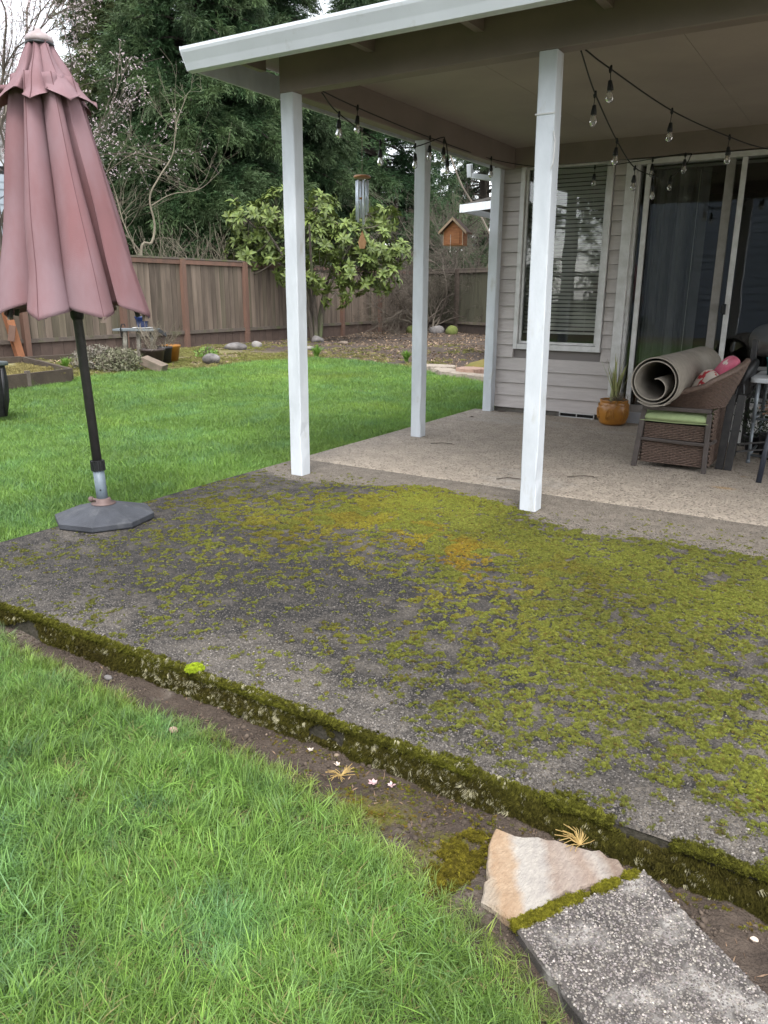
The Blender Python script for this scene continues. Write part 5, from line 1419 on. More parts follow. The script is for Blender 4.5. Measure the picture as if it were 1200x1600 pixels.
# barrel back: a U-shaped shell, low at the front arms, high at the back, flaring outward
def barrel(u, v, inn=0):
    a = (u - .5) * 2.0                                  # -1 near arm front .. +1 far arm front
    s = abs(a)
    hw = (CY1_ - CY0) / 2 + .005
    yc = (CY0 + CY1_) / 2
    ang = a * 2.0
    if s > .62:
        t = (s - .62) / .38
        xx = (CX1 - .06) - t * .30; yy = yc + math.copysign(hw, a); n = Vector((0, math.copysign(1, a), .12))
    else:
        q = a / .62 * PI / 2
        xx = (CX1 - .06) + .12 * math.cos(q); yy = yc + hw * math.sin(q); n = Vector((math.cos(q), math.sin(q), .15))
    top = .425 + .27 * (1 - s) ** .85 + .012
    z = .415 + (top - .415) * v
    fl = .10 * v * (1 - s)
    n.normalize()
    return Vector((xx + fl * max(n.x, .3) - inn * n.x, yy + fl * .35 * n.y - inn * n.y, z)), n
wk = MB(); weave(wk, lambda u, v: barrel(u, v), 62, 20, amp=.0035); wk.build('woven_back', M_wick, ch)
wk = MB(); weave(wk, lambda u, v: (barrel(u, v, .028)[0], -barrel(u, v)[1]), 40, 12, amp=.003); wk.build('woven_lining', M_wick, ch)
MB().tube([barrel(i / 40, 1, .014)[0] for i in range(41)], .019, 8).build('rim', M_wick, ch, True)
fr = MB()
fr.beam((CX0, CY0, .40), (CX1 + .01, CY0, .405), .05, .026); fr.beam((CX0, CY1_, .40), (CX1 + .01, CY1_, .405), .05, .026)
fr.build('arm_rail', M_fr, ch, bevel=.004)
for yy in (CY0, CY1_):
    MB().beam((CX0 - .025, yy, 0.0), (CX0 + .01, yy, .388), .028, .034).build('leg', M_fr, ch, bevel=.004)
    MB().beam((CX1 + .005, yy, 0.0), (CX1, yy, .388), .028, .030).build('leg', M_fr, ch, bevel=.004)
fr = MB(); fr.tube(catm([(CX0 - .008, CY0 - .004, .193), (CX1 - .05, CY0 - .008, .188), (CX1 + .02, CY0 + .01, .195), (CX1 + .045, CY0 + .06, .21)], 5), .012, 6); fr.build('stretcher', M_fr, ch)
M_green = mat('green_cushion_cloth', (0.33, 0.40, 0.20), (0.28, 0.35, 0.17), scale=40, rough=.9, bump=.2, bscale=400)
def pillow(c, s, rot, p=3.2, nu=28, nv=16, dent=0.0):
    mb = MB(); G = []
    for i in range(nv + 1):
        ph = -PI / 2 + PI * i / nv; row = []
        for k in range(nu + 1):
            th = 2 * PI * k / nu
            ce = math.copysign(abs(math.cos(th)) ** (2 / p), math.cos(th)); se = math.copysign(abs(math.sin(th)) ** (2 / p), math.sin(th))
            cp = abs(math.cos(ph)) ** .55; sp_ = math.sin(ph)
            v = Vector((s[0] * ce * cp, s[1] * se * cp, s[2] * sp_))
            row.append(tuple(rot @ v + Vector(c)))
        G.append(row)
    return mb.grid(G)
MB_ = pillow((-1.01, 5.455, .342), (.225, .285, .050), Matrix.Identity(3), 9).build('seat_cushion', M_green, ch, True)
MB().tube([(-1.225, 5.178, .318), (-1.0, 5.172, .316), (-.80, 5.178, .320)], .003, 5).build('cushion_piping', M_green, MB_)

# floral pillow: red and white blotches are print
M_flor = mat('floral_print', (0.62, 0.55, 0.47), (0.50, 0.05, 0.06), scale=16, rough=.85, ramp=(.49, .51), detail=2, c3=(0.62, 0.55, 0.47), s3=11, f3=(.52, .54))
M_pink = mat('pink_print', (0.50, 0.10, 0.16), (0.56, 0.16, 0.22), scale=14, rough=.85, c3=(0.65, 0.58, 0.5), s3=7, f3=(.60, .62), detail=2)
fp = pillow((-.895, 5.36, .505), (.15, .13, .05), Euler((math.radians(20), math.radians(-62), math.radians(10))).to_matrix(), 3.5).build('throw_pillow', M_flor, None, True)
tag(fp, 'red and cream floral pillow propped in the wicker chair beside the rug', 'pillow')
fp = pillow((-.805, 5.46, .59), (.16, .12, .048), Euler((math.radians(10), math.radians(-58), math.radians(14))).to_matrix(), 3.5).build('throw_pillow', M_pink, None, True)
tag(fp, 'pink pillow standing highest against the wicker chair back', 'pillow')

# rolled rug: one sheet wound in a loose spiral with a curled inner end
rug = thing('rolled_rug', 'rolled tan outdoor rug lying across the arms of the wicker chair', 'rug', (-1.10, 5.6, .42))
M_rug = mat('tan_rug_back', (0.265, 0.235, 0.195), (0.22, 0.195, 0.16), scale=25, rough=.95, bump=.35, bscale=420, bdist=.002, c3=(.30, .27, .225), s3=4)
sp = []
for i in range(90):
    t = i / 89; a = -2.2 + t * 2 * PI * 2.15; r = .158 - .021 * t * 2.0
    sp.append((r * math.cos(a), r * math.sin(a)))
e_ = sp[-1]; a = -2.2 + 2 * PI * 2.15
for q in range(1, 14):                                  # inner flap curling back across the bore
    t = q / 13; r = .116 - .10 * t; b_ = a + t * 2.6
    sp.append((r * math.cos(b_) * (1 - .1 * t), r * math.sin(b_) - .012 * math.sin(PI * t)))
tail = []
for q in range(10):                                     # outer end hanging off under the roll
    t = 1 - q / 9; tail.append((sp[0][0] + t * .17 , sp[0][1] - .012 * math.sin(t * PI) - .015 * t))
sp = tail[:-1] + sp
RC = Vector((-1.125, 5.03, .585)); RD = Vector((0.035, 1.0, 0.0)).normalized(); RX = Vector((1, -.035, 0)).normalized()
th_ = .0065
mb = MB(); nseg = 10
nrm2 = []
for i in range(len(sp)):
    a_ = Vector(sp[max(i - 1, 0)]); b_ = Vector(sp[min(i + 1, len(sp) - 1)]); d = (b_ - a_).normalized(); nrm2.append(Vector((d.y, -d.x)))
n = len(sp)
for s in range(nseg + 1):
    L0 = s / nseg * 1.28
    for i, (x_, z_) in enumerate(sp):
        for o_ in (th_ / 2, -th_ / 2):
            w2 = 1 + .012 * math.sin(L0 * 4 + i * .05)
            q = RC + RD * (L0 + .006 * math.sin(i * .2)) + RX * (x_ + nrm2[i].x * o_) * w2 + Vector((0, 0, 1)) * (z_ + nrm2[i].y * o_) * w2
            mb.v.append(tuple(q))
W2 = n * 2
for s in range(nseg):
    for i in range(n - 1):
        a0 = s * W2 + i * 2; b0 = a0 + W2
        mb.f += [(a0, b0, b0 + 2, a0 + 2), (a0 + 1, a0 + 3, b0 + 3, b0 + 1)]
for s in (0, nseg):
    for i in range(n - 1):
        a0 = s * W2 + i * 2; mb.f.append((a0, a0 + 2, a0 + 3, a0 + 1))
for i in (0, n - 1):
    for s in range(nseg):
        a0 = s * W2 + i * 2; mb.f.append((a0, a0 + 1, a0 + W2 + 1, a0 + W2))
mb.build('rug_sheet', M_rug, rug, True)
m_ = rug.children[0].modifiers.new('e', 'EDGE_SPLIT'); m_.split_angle = math.radians(50)
# dark garden chair behind, carrying the far end of the roll
dc = thing('folding_chair', 'dark metal chair standing close behind the wicker chair', 'chair', (-.98, 6.15, 0))
for xx in (-1.18, -.72):
    MB().beam((xx, 5.9, 0), (xx, 5.95, .40), .028, .028).build('leg', M_iron, dc); MB().beam((xx, 6.35, 0), (xx, 6.30, .66), .028, .028).build('leg', M_iron, dc)
MB().bb((-1.2, 5.88, .385), (-.70, 6.36, .418)).build('seat', M_iron, dc, bevel=.006)
q = MB().bb((-.74, 6.27, .44), (-.70, 6.31, .80)).bb((-.745, 5.98, .42), (-.705, 6.30, .60)); q.build('backrest', M_iron, dc, bevel=.006)
cv = pillow((-.70, 5.86, .55), (.035, .16, .15), Euler((0, math.radians(20), 0)).to_matrix(), 3).build('seat_pad', M_black, None, True)
tag(cv, 'black folded seat pad leaning behind the wicker chair back', 'cushion')

# folded black frame
ff = thing('folded_frame', 'pair of black square metal legs folded together standing right of the wicker chair', 'folding frame', (-.70, 5.45, 0))
MB().beam((-.735, 5.40, 0), (-.715, 5.44, .49), .048, .030, up=(0, 1, 0)).build('leg', M_iron, ff, bevel=.003)
MB().beam((-.680, 5.39, 0), (-.655, 5.43, .492), .048, .030, up=(0, 1, 0)).build('leg', M_iron, ff, bevel=.003)
q = MB().beam((-.65, 5.47, .165), (-.50, 5.66, .165), .01, .01).beam((-.65, 5.47, .115), (-.50, 5.66, .115), .01, .01); q.build('cross_rod', M_iron, ff)
q = MB().tube(catm([(-.70, 5.45, .49), (-.69, 5.46, .54), (-.66, 5.45, .555), (-.65, 5.44, .50)], 4), .008, 6).tube(catm([(-.62, 5.5, .545), (-.59, 5.5, .565), (-.60, 5.5, .53)], 4), .006, 6); q.build('strap', M_black, ff)

# folding table
ft = thing('folding_table', 'white plastic-topped folding table with grey tube legs cut by the right edge', 'table', (-.3, 5.9, 0))
M_ttop = mat('white_tabletop', (0.60, 0.63, 0.64), (0.54, 0.57, 0.58), scale=20, rough=.5)
M_gtube = mat('grey_tube', (0.23, 0.26, 0.28), (0.2, 0.22, 0.24), scale=20, rough=.4, metal=.3)
rp = []
x0, x1, y0, y1, rr = -.655, .55, 5.68, 6.28, .05
for (cx_, cy_, a0) in ((x1 - rr, y0 + rr, -90), (x1 - rr, y1 - rr, 0), (x0 + rr, y1 - rr, 90), (x0 + rr, y0 + rr, 180)):
    for q in range(5):
        a = math.radians(a0 + q * 22.5); rp.append((cx_ + rr * math.cos(a), cy_ + rr * math.sin(a)))
MB().prism(rp, .548, .580).build('tabletop', M_ttop, ft, bevel=.006)
for xx in (-.60, .48):
    for yy in (5.72, 6.22):
        q = MB().tube([(xx, yy, .0), (xx, yy, .28)], .011, 10).tube([(xx, yy, .28), (xx, yy, .548)], .0135, 10).tube([(xx, yy, 0), (xx, yy, .022)], .014, 10)
        q.build('leg', M_gtube, ft, True)
    for zz in (.055, .30): MB().tube([(xx, 5.72, zz), (xx, 6.22, zz)], .010, 8).build('crossbar', M_gtube, ft, True)
for zz in (.055, .305): MB().tube([(-.60, 5.722, zz), (.48, 5.722, zz)], .009, 8).build('crossbar', M_gtube, ft, True)
MB().tube([(-.60, 5.80, .54), (-.60, 5.76, .46), (-.60, 5.74, .40)], .006, 6).build('brace', M_gtube, ft, True)
M_teal = mat('teal_plastic', (0.02, 0.16, 0.17), (0.015, 0.12, 0.13), scale=10, rough=.5)
tb_ = thing('plastic_bucket', 'small teal plastic tub on the white table at the right edge', 'bucket', (-.53, 5.95, .58))
q = MB().lathe([(.05, .0), (.062, .11), (.067, .11), (.067, .12), (.058, .12), (.047, .01), (.0001, .01)], (-.535, 5.98, .581), 20); q.build('tub', M_teal, tb_, True)
# near dark chair leg at the frame edge
nb_ = thing('garden_chair', 'dark navy metal chair leg at the right edge in front of the table', 'chair', (-.2, 5.3, 0))
M_navy = mat('navy_metal', (0.022, 0.026, 0.038), (0.03, 0.034, 0.045), scale=20, rough=.4)
MB().tube([(-.462, 5.12, 0), (-.452, 5.17, .20), (-.440, 5.20, .33), (-.41, 5.22, .385), (-.34, 5.24, .40), (.1, 5.24, .40)], .0165, 8).build('leg', M_navy, nb_, True)
MB().tube([(-.42, 5.40, 0), (-.42, 5.42, .3), (-.40, 5.44, .40)], .0165, 8).build('leg', M_navy, nb_, True)
MB().tube([(.08, 5.12, 0), (.08, 5.2, .4)], .0165, 8).build('leg', M_navy, nb_, True); MB().tube([(.08, 5.5, 0), (.08, 5.5, .75)], .0165, 8).build('leg', M_navy, nb_, True)
MB().bb((-.40, 5.22, .39), (.10, 5.55, .415)).build('seat', M_navy, nb_, bevel=.006)

# planters under the table
def leafy(t, name, c, n, l, w_, m, seed, up=.9, spread=.7, curve=.5, zb=0):
    r = random.Random(seed); mb = MB()
    for k in range(n):
        a = r.uniform(0, 2 * PI); e = r.uniform(.1, 1) * spread; ll = l * r.uniform(.6, 1.1); ww = w_ * r.uniform(.7, 1.2)
        dx, dy = math.cos(a), math.sin(a); b = len(mb.v); sg = 5; sx, sy = -dy, dx
        ox, oy = r.gauss(0, .012), r.gauss(0, .012)
        for i in range(sg + 1):
            t_ = i / sg; h = ll * (t_ * up - curve * e * t_ * t_ * .6); o_ = ll * e * t_ ** 1.4; q = ww * .5 * (1 - t_ ** 2.2) + .0004
            mb.v += [(c[0] + ox + dx * o_ - sx * q, c[1] + oy + dy * o_ - sy * q, c[2] + h), (c[0] + ox + dx * o_ + sx * q, c[1] + oy + dy * o_ + sy * q, c[2] + h)]
        for i in range(sg): mb.f.append((b + 2 * i, b + 2 * i + 1, b + 2 * i + 3, b + 2 * i + 2))
    return mb.build(name, m, t)
wp = thing('white_planter', 'long white planter box with dark leafy plant under the folding table', 'planter', (-.62, 6.35, 0))
MB().bb((-.95, 6.45, .0), (-.35, 6.60, .30)).build('box', M_vinyl, wp, bevel=.006)
M_dleaf = mat('dark_leaf', (0.02, 0.03, 0.015), (0.03, 0.042, 0.02), scale=20, rough=.6)
r = random.Random(4); mb = MB()
for k in range(240):
    c = Vector((-.62 + r.gauss(0, .09), 6.18 + r.gauss(0, .07), .24 + r.gauss(0, .09))); a = Vector((r.gauss(0, 1), r.gauss(0, 1), r.gauss(0, 1))).normalized() * .018; b_ = a.orthogonal().normalized() * .008
    b = len(mb.v); mb.v += [tuple(c - a), tuple(c - b_), tuple(c + a), tuple(c + b_)]; mb.f.append((b, b + 1, b + 2, b + 3))
for k in range(14): mb.tube([(-.62 + r.gauss(0, .02), 6.18, .08), (-.62 + r.gauss(0, .08), 6.18 + r.gauss(0, .05), .30)], .003, 4)
dp = thing('potted_plant', 'small dark leaved plant in a black pot under the white table', 'potted plant', (-.62, 6.18, 0))
mb.build('foliage', M_dleaf, dp)
MB().lathe([(.06, 0), (.08, .11), (.085, .12), (.075, .12), (.07, .1), (.0001, .1)], (-.62, 6.18, 0), 18).build('pot', M_black, dp, True)
dh = thing('potted_plant', 'dried brown hydrangea heads in a dark pot under the table at the right edge', 'potted plant', (-.48, 5.95, 0))
mb = MB(); r = random.Random(6)
for k in range(150):
    c = Vector((-.50 + r.gauss(0, .035), 5.90 + r.gauss(0, .03), .36 + r.gauss(0, .035))); a = Vector((r.gauss(0, 1), r.gauss(0, 1), r.gauss(0, 1))).normalized() * .012; b_ = a.orthogonal().normalized() * .009
    b = len(mb.v); mb.v += [tuple(c - a), tuple(c - b_), tuple(c + a), tuple(c + b_)]; mb.f.append((b, b + 1, b + 2, b + 3))
mb.build('flower_heads', mat('dried_flower', (0.36, 0.24, 0.17), (0.27, 0.17, 0.12), scale=40, rough=.9), dh)
MB().tube([(-.48, 5.95, .1), (-.50, 5.90, .34)], .004, 5).build('stem', M_dtwig, dh)
MB().lathe([(.08, 0), (.10, .16), (.105, .17), (.09, .17), (.08, .14), (.0001, .14)], (-.48, 5.97, 0), 18).build('pot', M_black, dh, True)

# orange planter with elephants
PX, PY = -1.845, 6.80
op = thing('elephant_planter', 'glazed orange-brown pot with raised elephants and a spiky plant by the house wall', 'planter', (PX, PY, 0))
M_glaze = mat('ochre_glaze', (0.40, 0.175, 0.025), (0.30, 0.12, 0.018), scale=9, rough=.28, spec=.5, bump=.15, bscale=30, c3=(.2, .075, .015), s3=16, f3=(.6, .75))
rn = lambda z: .105 + .030 * math.sin(min(1, z / .22) * PI * .9) - .012 * max(0, z - .17) / .06
prf = [(.075, 0), (.098, .008)] + [(rn(z), z) for z in np.linspace(.02, .195, 10)] + [(.118, .205), (.123, .213), (.120, .222), (.110, .222), (.106, .205), (.104, .17), (.0001, .165)]
MB().lathe(prf, (PX, PY, 0), 40).build('pot', M_glaze, op, True)
M_relief = mat('ochre_relief', (0.46, 0.22, 0.04), (0.38, 0.17, 0.03), scale=12, rough=.3)
def on_pot(a, z, o_=.004):
    return Vector((PX + (rn(z) + o_) * math.cos(a), PY + (rn(z) + o_) * math.sin(a), z))
for a0 in (-2.55, -1.45, -.35, .8, 1.9, 3.0):
    # elephant outline in raised line: back, head, trunk, legs, ear
    L1 = [(-.30, .045), (-.30, .085), (-.26, .12), (-.17, .138), (-.06, .130), (0.02, .135), (.10, .125), (.14, .10), (.15, .07), (.19, .055), (.21, .075)]
    L2 = [(-.30, .045), (-.22, .045), (-.22, .07), (-.16, .082), (-.10, .07), (-.10, .045), (-.02, .045), (-.01, .08), (.06, .075), (.10, .06)]
    L3 = [(-.03, .12), (-.05, .09), (0, .075), (.05, .095), (.02, .12)]
    mb = MB()
    for Ls in (L1, L2, L3): mb.tube([on_pot(a0 + q[0], q[1] + .01) for q in Ls], .0032, 5)
    mb.build('elephant', M_relief, op, True)
mb = MB(); mb.tube([on_pot(a, .178 + .006 * math.sin(a * 14)) for a in np.linspace(0, 2 * PI, 80)], .003, 5); mb.build('wavy_band', M_relief, op, True)
MB().lathe([(.103, 0), (.05, .012), (.0001, .012)], (PX, PY, .185), 18).build('potting_soil', mat('potting_soil', (.05, .038, .028), rough=1, bump=1), op)
M_yuc = mat('yucca_leaf', (0.26, 0.32, 0.12), (0.40, 0.36, 0.16), scale=14, rough=.5, transl=.15)
leafy(op, 'leaves', (PX, PY, .19), 26, .42, .025, M_yuc, 12, 1.05, .42, .35)
leafy(op, 'dry_leaves', (PX + .03, PY - .03, .19), 30, .17, .005, mat('dry_leaf', (0.25, 0.19, 0.12), (0.16, 0.12, 0.08), scale=20, rough=.9), 13, .6, 1.2, 1.1)
mb = MB(); r = random.Random(2)
for k in range(50):
    bare(mb, (PX + .05 + r.gauss(0, .02), PY - .03 + r.gauss(0, .02), .2), (r.gauss(0, .6), r.gauss(0, .6), .5), .06, .0014, 1, r, .8, 0, None, (1, 2), sides=3)
mb.build('dry_stems', M_twig, op)
# fallen twigs and leaf scraps on the covered patio
def scrap(name, label, x, y, L_, w_, a, m, cat='leaf'):
    t = MB().add([(x - L_ / 2 * math.cos(a), y - L_ / 2 * math.sin(a), .004), (x - w_ * math.sin(a), y + w_ * math.cos(a), .012), (x + L_ / 2 * math.cos(a), y + L_ / 2 * math.sin(a), .005), (x + w_ * math.sin(a), y - w_ * math.cos(a), .006), (x, y, .016)], [(0, 4, 1), (1, 4, 2), (2, 4, 3), (3, 4, 0)]).build(name, m)
    return tag(t, label, cat)
M_dl = mat('dead_leaf', (0.06, 0.045, 0.035), (0.09, 0.065, 0.05), scale=30, rough=.9)
scrap('dead_leaf', 'curled dark leaf lying against the wall near the rear post', -2.96, 6.93, .10, .02, .3, M_dl)
scrap('dead_leaf', 'small dark leaf flat on the pale concrete near the rear post', -3.05, 6.45, .06, .012, .1, M_dl)
for (lb, pts) in (('thin twig on the pale concrete between the second post and front post', [(-2.75, 5.1, .006), (-2.68, 5.16, .008), (-2.60, 5.17, .007)]),
                  ('forked twig on the pale concrete left of the front right post', [(-1.85, 4.3, .006), (-1.80, 4.36, .01), (-1.72, 4.38, .007)]),
                  ('short twig behind the front right post on pale concrete', [(-1.5, 4.6, .006), (-1.42, 4.68, .009), (-1.36, 4.70, .006)])):
    t = MB().tube(pts, .003, 5).build('twig', M_dtwig); tag(t, lb, 'twig')

# ================================================================ foreground stones
def slabstone(name, label, cat, pts, z0, z1, m, seed, tiltf=None, rough=.004, sub=14, edge=.006):
    """polygon block with uneven outline and top"""
    r = random.Random(seed); P = []
    n = len(pts)
    for k in range(n):
        a = Vector(pts[k]); b = Vector(pts[(k + 1) % n]); ns = max(2, int((b - a).length / .02))
        for q in range(ns):
            t = q / ns; p = a.lerp(b, t)
            if q: p += Vector((r.gauss(0, rough), r.gauss(0, rough)))
            P.append(p)
    c = sum(P, Vector((0, 0))) / len(P)
    mb = MB(); N2 = len(P)
    rings = [(1.0, z0), (1.005, z1 - edge), (1 - edge * .6 / .15, z1)] + [(s, z1) for s in np.linspace(.9, .12, 12)]
    tf = tiltf or (lambda x, y: 0)
    for (s, z) in rings:
        for p in P:
            q = c + (p - c) * s
            zz = z + (tf(q.x, q.y) if z > z0 else 0) + (0.0035 * (float(fbm(q.x * 22, q.y * 22, seed)) - .5) * 2 if z >= z1 else 0)
            mb.v.append((q.x, q.y, zz))
    for i in range(len(rings) - 1):
        for k in range(N2): mb.f.append((i * N2 + k, i * N2 + (k + 1) % N2, (i + 1) * N2 + (k + 1) % N2, (i + 1) * N2 + k))
    mb.f.append(tuple((len(rings) - 1) * N2 + k for k in range(N2)))
    t = thing(name, label, cat, (c.x, c.y, z0))
    return t, mb
FS = [(-.574, 1.425), (-.44, 1.455), (-.30, 1.470), (-.272, 1.440), (-.295, 1.405), (-.345, 1.345), (-.385, 1.265), (-.422, 1.195), (-.46, 1.195), (-.508, 1.205), (-.535, 1.29), (-.565, 1.37)]
M_flag = mat('quartz_flagstone', (0.34, 0.29, 0.23), (0.17, 0.135, 0.11), scale=60, rough=.8, bump=.8, bscale=150, bdist=.006, c3=(0.30, 0.19, 0.11), s3=4.5, f3=(.5, .66), stretch=(1.6, .6, 1))
t, mb = slabstone('flagstone', 'pale quartz flagstone with rusty bands at the lower right beside the patio edge', 'stone', FS, -.14, -.078, M_flag, 5, lambda x, y: .02 * (x + .45), rough=.0055)
fo = mb.build('stone', M_flag, t)
# extra banding in the stone
N = M_flag.node_tree.nodes; L = M_flag.node_tree.links; pr = [n for n in N if n.type == 'BSDF_PRINCIPLED'][0]
geo = N.new('ShaderNodeNewGeometry'); dt = N.new('ShaderNodeVectorMath'); dt.operation = 'DOT_PRODUCT'; dt.inputs[1].default_value = (.8525, .5227, 0)
nz = N.new('ShaderNodeTexNoise'); nz.inputs['Scale'].default_value = 9; nz.inputs['Detail'].default_value = 8; nz.inputs['Roughness'].default_value = .7
ma = N.new('ShaderNodeMath'); ma.operation = 'MULTIPLY_ADD'; ma.inputs[1].default_value = .07
L.new(geo.outputs['Position'], dt.inputs[0]); L.new(geo.outputs['Position'], nz.inputs['Vector']); L.new(nz.outputs['Fac'], ma.inputs[0]); L.new(dt.outputs['Value'], ma.inputs[2])
mr = N.new('ShaderNodeMapRange'); mr.inputs['From Min'].default_value = .22; mr.inputs['From Max'].default_value = .56; L.new(ma.outputs[0], mr.inputs['Value'])
cr = N.new('ShaderNodeValToRGB'); L.new(mr.outputs[0], cr.inputs[0]); els = cr.color_ramp.elements
els[0].position = 0; els[0].color = (0.302, 0.266, 0.223, 1); els[1].position = 1; els[1].color = (0.216, 0.158, 0.126, 1)
for p_, c_ in ((.10, (0.331, 0.259, 0.180, 1)), (.16, (0.360, 0.223, 0.115, 1)), (.26, (0.374, 0.245, 0.137, 1)), (.32, (0.403, 0.382, 0.346, 1)), (.46, (0.360, 0.338, 0.310, 1)), (.52, (0.245, 0.180, 0.144, 1)), (.62, (0.302, 0.245, 0.209, 1)), (.72, (0.259, 0.180, 0.137, 1)), (.8, (0.331, 0.302, 0.274, 1)), (.88, (0.202, 0.137, 0.101, 1))):
    e_ = els.new(p_); e_.color = c_
mx = N.new('ShaderNodeMix'); mx.data_type = 'RGBA'; mx.inputs[0].default_value = .6; src = pr.inputs['Base Color'].links[0].from_socket
L.new(src, mx.inputs[6]); L.new(cr.outputs[0], mx.inputs[7]); L.new(mx.outputs[2], pr.inputs['Base Color'])

PV = [(-.246, 1.468), (-.228, 1.455), (.05, 1.245), (.20, 1.10), (-.04, .90), (-.253, 1.055), (-.36, 1.13), (-.417, 1.172)]
M_pav = mat('lichened_aggregate', (0.085, 0.074, 0.066), (0.045, 0.040, 0.036), scale=16, rough=.85, bump=1, bscale=300, bdist=.003, c3=(0.30, 0.28, 0.255), s3=11, f3=(.50, .66))
t, mb = slabstone('paver', 'weathered exposed-aggregate paving slab at the lower right corner', 'paving slab', PV, -.15, -.074, M_pav, 9, None, rough=.0026, edge=.006)
pv = mb.build('slab', M_pav, t)
# its pebbles
N_ = 34000
px = rng.uniform(-.42, .2, N_); py = rng.uniform(.88, 1.47, N_)
c = np.mean(np.array(PV), 0)
keep = inpoly(px, py, [tuple(c + (np.array(p) - c) * .985) for p in PV])
px, py = px[keep], py[keep]; n = len(px)
sel = rng.uniform(0, 1, n) < .8
px, py = px[sel], py[sel]; n = len(px)
zz = -.0745 + 0.0035 * (fbm(px * 22, py * 22, 9) - .5) * 2
b = rng.uniform(.35, 1.25, n); w_ = rng.uniform(0, 1, n) < .05; b[w_] = rng.uniform(1.5, 2.1, w_.sum())
ti = np.stack([b, b * rng.uniform(.93, 1.0, n), b * rng.uniform(.88, 1.02, n)], 1)
scatter('aggregate_pebbles', np.stack([px, py, zz], 1), yaw(n, .15), rng.uniform(.0014, .0034, n), pebs, 5, ti, parent=t)
# moss line between the stones, tufts round the flagstone
N_ = 9000
tt = rng.uniform(0, 1, N_); A = np.array([-.425, 1.178]); B = np.array([-.262, 1.445])
pp = A + (B - A) * tt[:, None] + np.stack([rng.normal(0, .0045, N_), rng.normal(0, .0045, N_)], 1)
pp[:, 0] += .004
keep = (fbm(tt * 8, tt * 0, 171) > .34)
pp = pp[keep]; n = len(pp)
q = rng.uniform(0, 1, (n, 1)); ti = (np.array([1.25, 1.05, .5]) * q + np.array([1.7, 1.5, .6]) * (1 - q)) * rng.uniform(.6, 1.2, (n, 1))
scatter('joint_moss', np.stack([pp[:, 0], pp[:, 1], -.085 + rng.uniform(0, .012, n)], 1), yaw(n, .4), rng.uniform(.004, .008, n), mosst, 5, ti)
N_ = 5000
a = rng.normal(0, 1, (N_, 2)); pp = np.array([-.605, 1.30]) + a * np.array([.016, .045]); pp = pp[fbm(pp[:, 0] * 30, pp[:, 1] * 30, 175) > .45]; n = len(pp)
q = rng.uniform(0, 1, (n, 1)); ti = (np.array([.9, .68, .5]) * q + np.array([1.5, 1.2, .5]) * (1 - q)) * rng.uniform(.5, 1.2, (n, 1))
scatter('stone_side_moss', np.stack([pp[:, 0], pp[:, 1], strip_z(pp[:, 0], pp[:, 1]) + rng.uniform(0, .008, n)], 1), yaw(n, .4), rng.uniform(.004, .009, n), mosst, 5, ti)

# pebbles, needles, petals
def rock(name, label, x, y, z, sx, sy, sz, m, seed, group=None, rot=0, parent=None, cat='stone'):
    r = np.random.default_rng(seed); mb = MB(); G = []
    nu, nv = 16, 9; K = r.normal(0, 1, (5, 3)); ph = r.uniform(0, 6, 5)
    for i in range(nv + 1):
        p = -PI / 2 + PI * i / nv; row = []
        for k in range(nu + 1):
            th = 2 * PI * (k % nu) / nu; d = np.array([math.cos(p) * math.cos(th), math.cos(p) * math.sin(th), math.sin(p)])
            f = 1 + .09 * sum(math.sin(float(K[j] @ d) * 2.2 + ph[j]) for j in range(5)) / 1.6
            v = Vector((d[0] * sx * f, d[1] * sy * f, d[2] * sz * f)); v.rotate(Euler((0, 0, rot)))
            row.append((x + v.x, y + v.y, z + v.z))
        G.append(row)
    o = mb.grid(G).build(name, m, parent, True, org=(x, y, z - sz * .6) if parent is None else None)
    if parent is None: tag(o, label, cat, group)
    return o
M_pebp = mat('pinkish_pebble', (0.42, 0.27, 0.22), (0.33, 0.21, 0.17), scale=40, rough=.6)
M_rockg = mat('grey_rock', (0.17, 0.155, 0.148), (0.10, 0.094, 0.09), scale=10, rough=.9, bump=.8, bscale=30, c3=(.24, .225, .22), s3=4)
M_mossr = mat('mossy_rock', (0.10, 0.13, 0.03), (0.14, 0.15, 0.05), scale=12, rough=1, bump=1, bscale=60)
rock('pebble', 'small pinkish pebble lying in the near lawn', -1.50, 1.302, -.066, .013, .010, .009, M_pebp, 1, cat='pebble')
rock('pebble', 'flat dark grey pebble in the soil strip at left', -1.94, 1.432, -.088, .018, .010, .007, M_rockg, 2, cat='pebble')
M_needle = mat('dry_needle', (0.46, 0.33, 0.12), (0.34, 0.22, 0.08), scale=30, rough=.6)
def needles(label, x, y, z, n, l, seed, dirn=None):
    r = random.Random(seed); t = thing('needle_tuft', label, 'pine needles', (x, y, z)); mb = MB()
    for k in range(n):
        a = r.uniform(0, 2 * PI) if dirn is None else r.gauss(dirn, .8); ll = l * r.uniform(.5, 1.1); up = r.uniform(.1, .8)
        mb.tube([(x, y, z), (x + math.cos(a) * ll * .5, y + math.sin(a) * ll * .5, z + ll * up * .5), (x + math.cos(a + .2) * ll, y + math.sin(a + .2) * ll, z + ll * up * .55)], .0008, 4)
    mb.build('needles', M_needle, t)
needles('tuft of yellow dry needles lying in the soil strip left of the petals', -1.0, 1.405, -.088, 26, .038, 1)
needles('spray of yellow dry needles lying on top of the pale flagstone', -.385, 1.462, -.070, 28, .055, 2, 2.6)
M_petal = mat('pink_petal', (0.50, 0.31, 0.32), (0.58, 0.45, 0.42), scale=60, rough=.7)
M_petw = mat('cream_petal', (0.66, 0.55, 0.45), rough=.7)
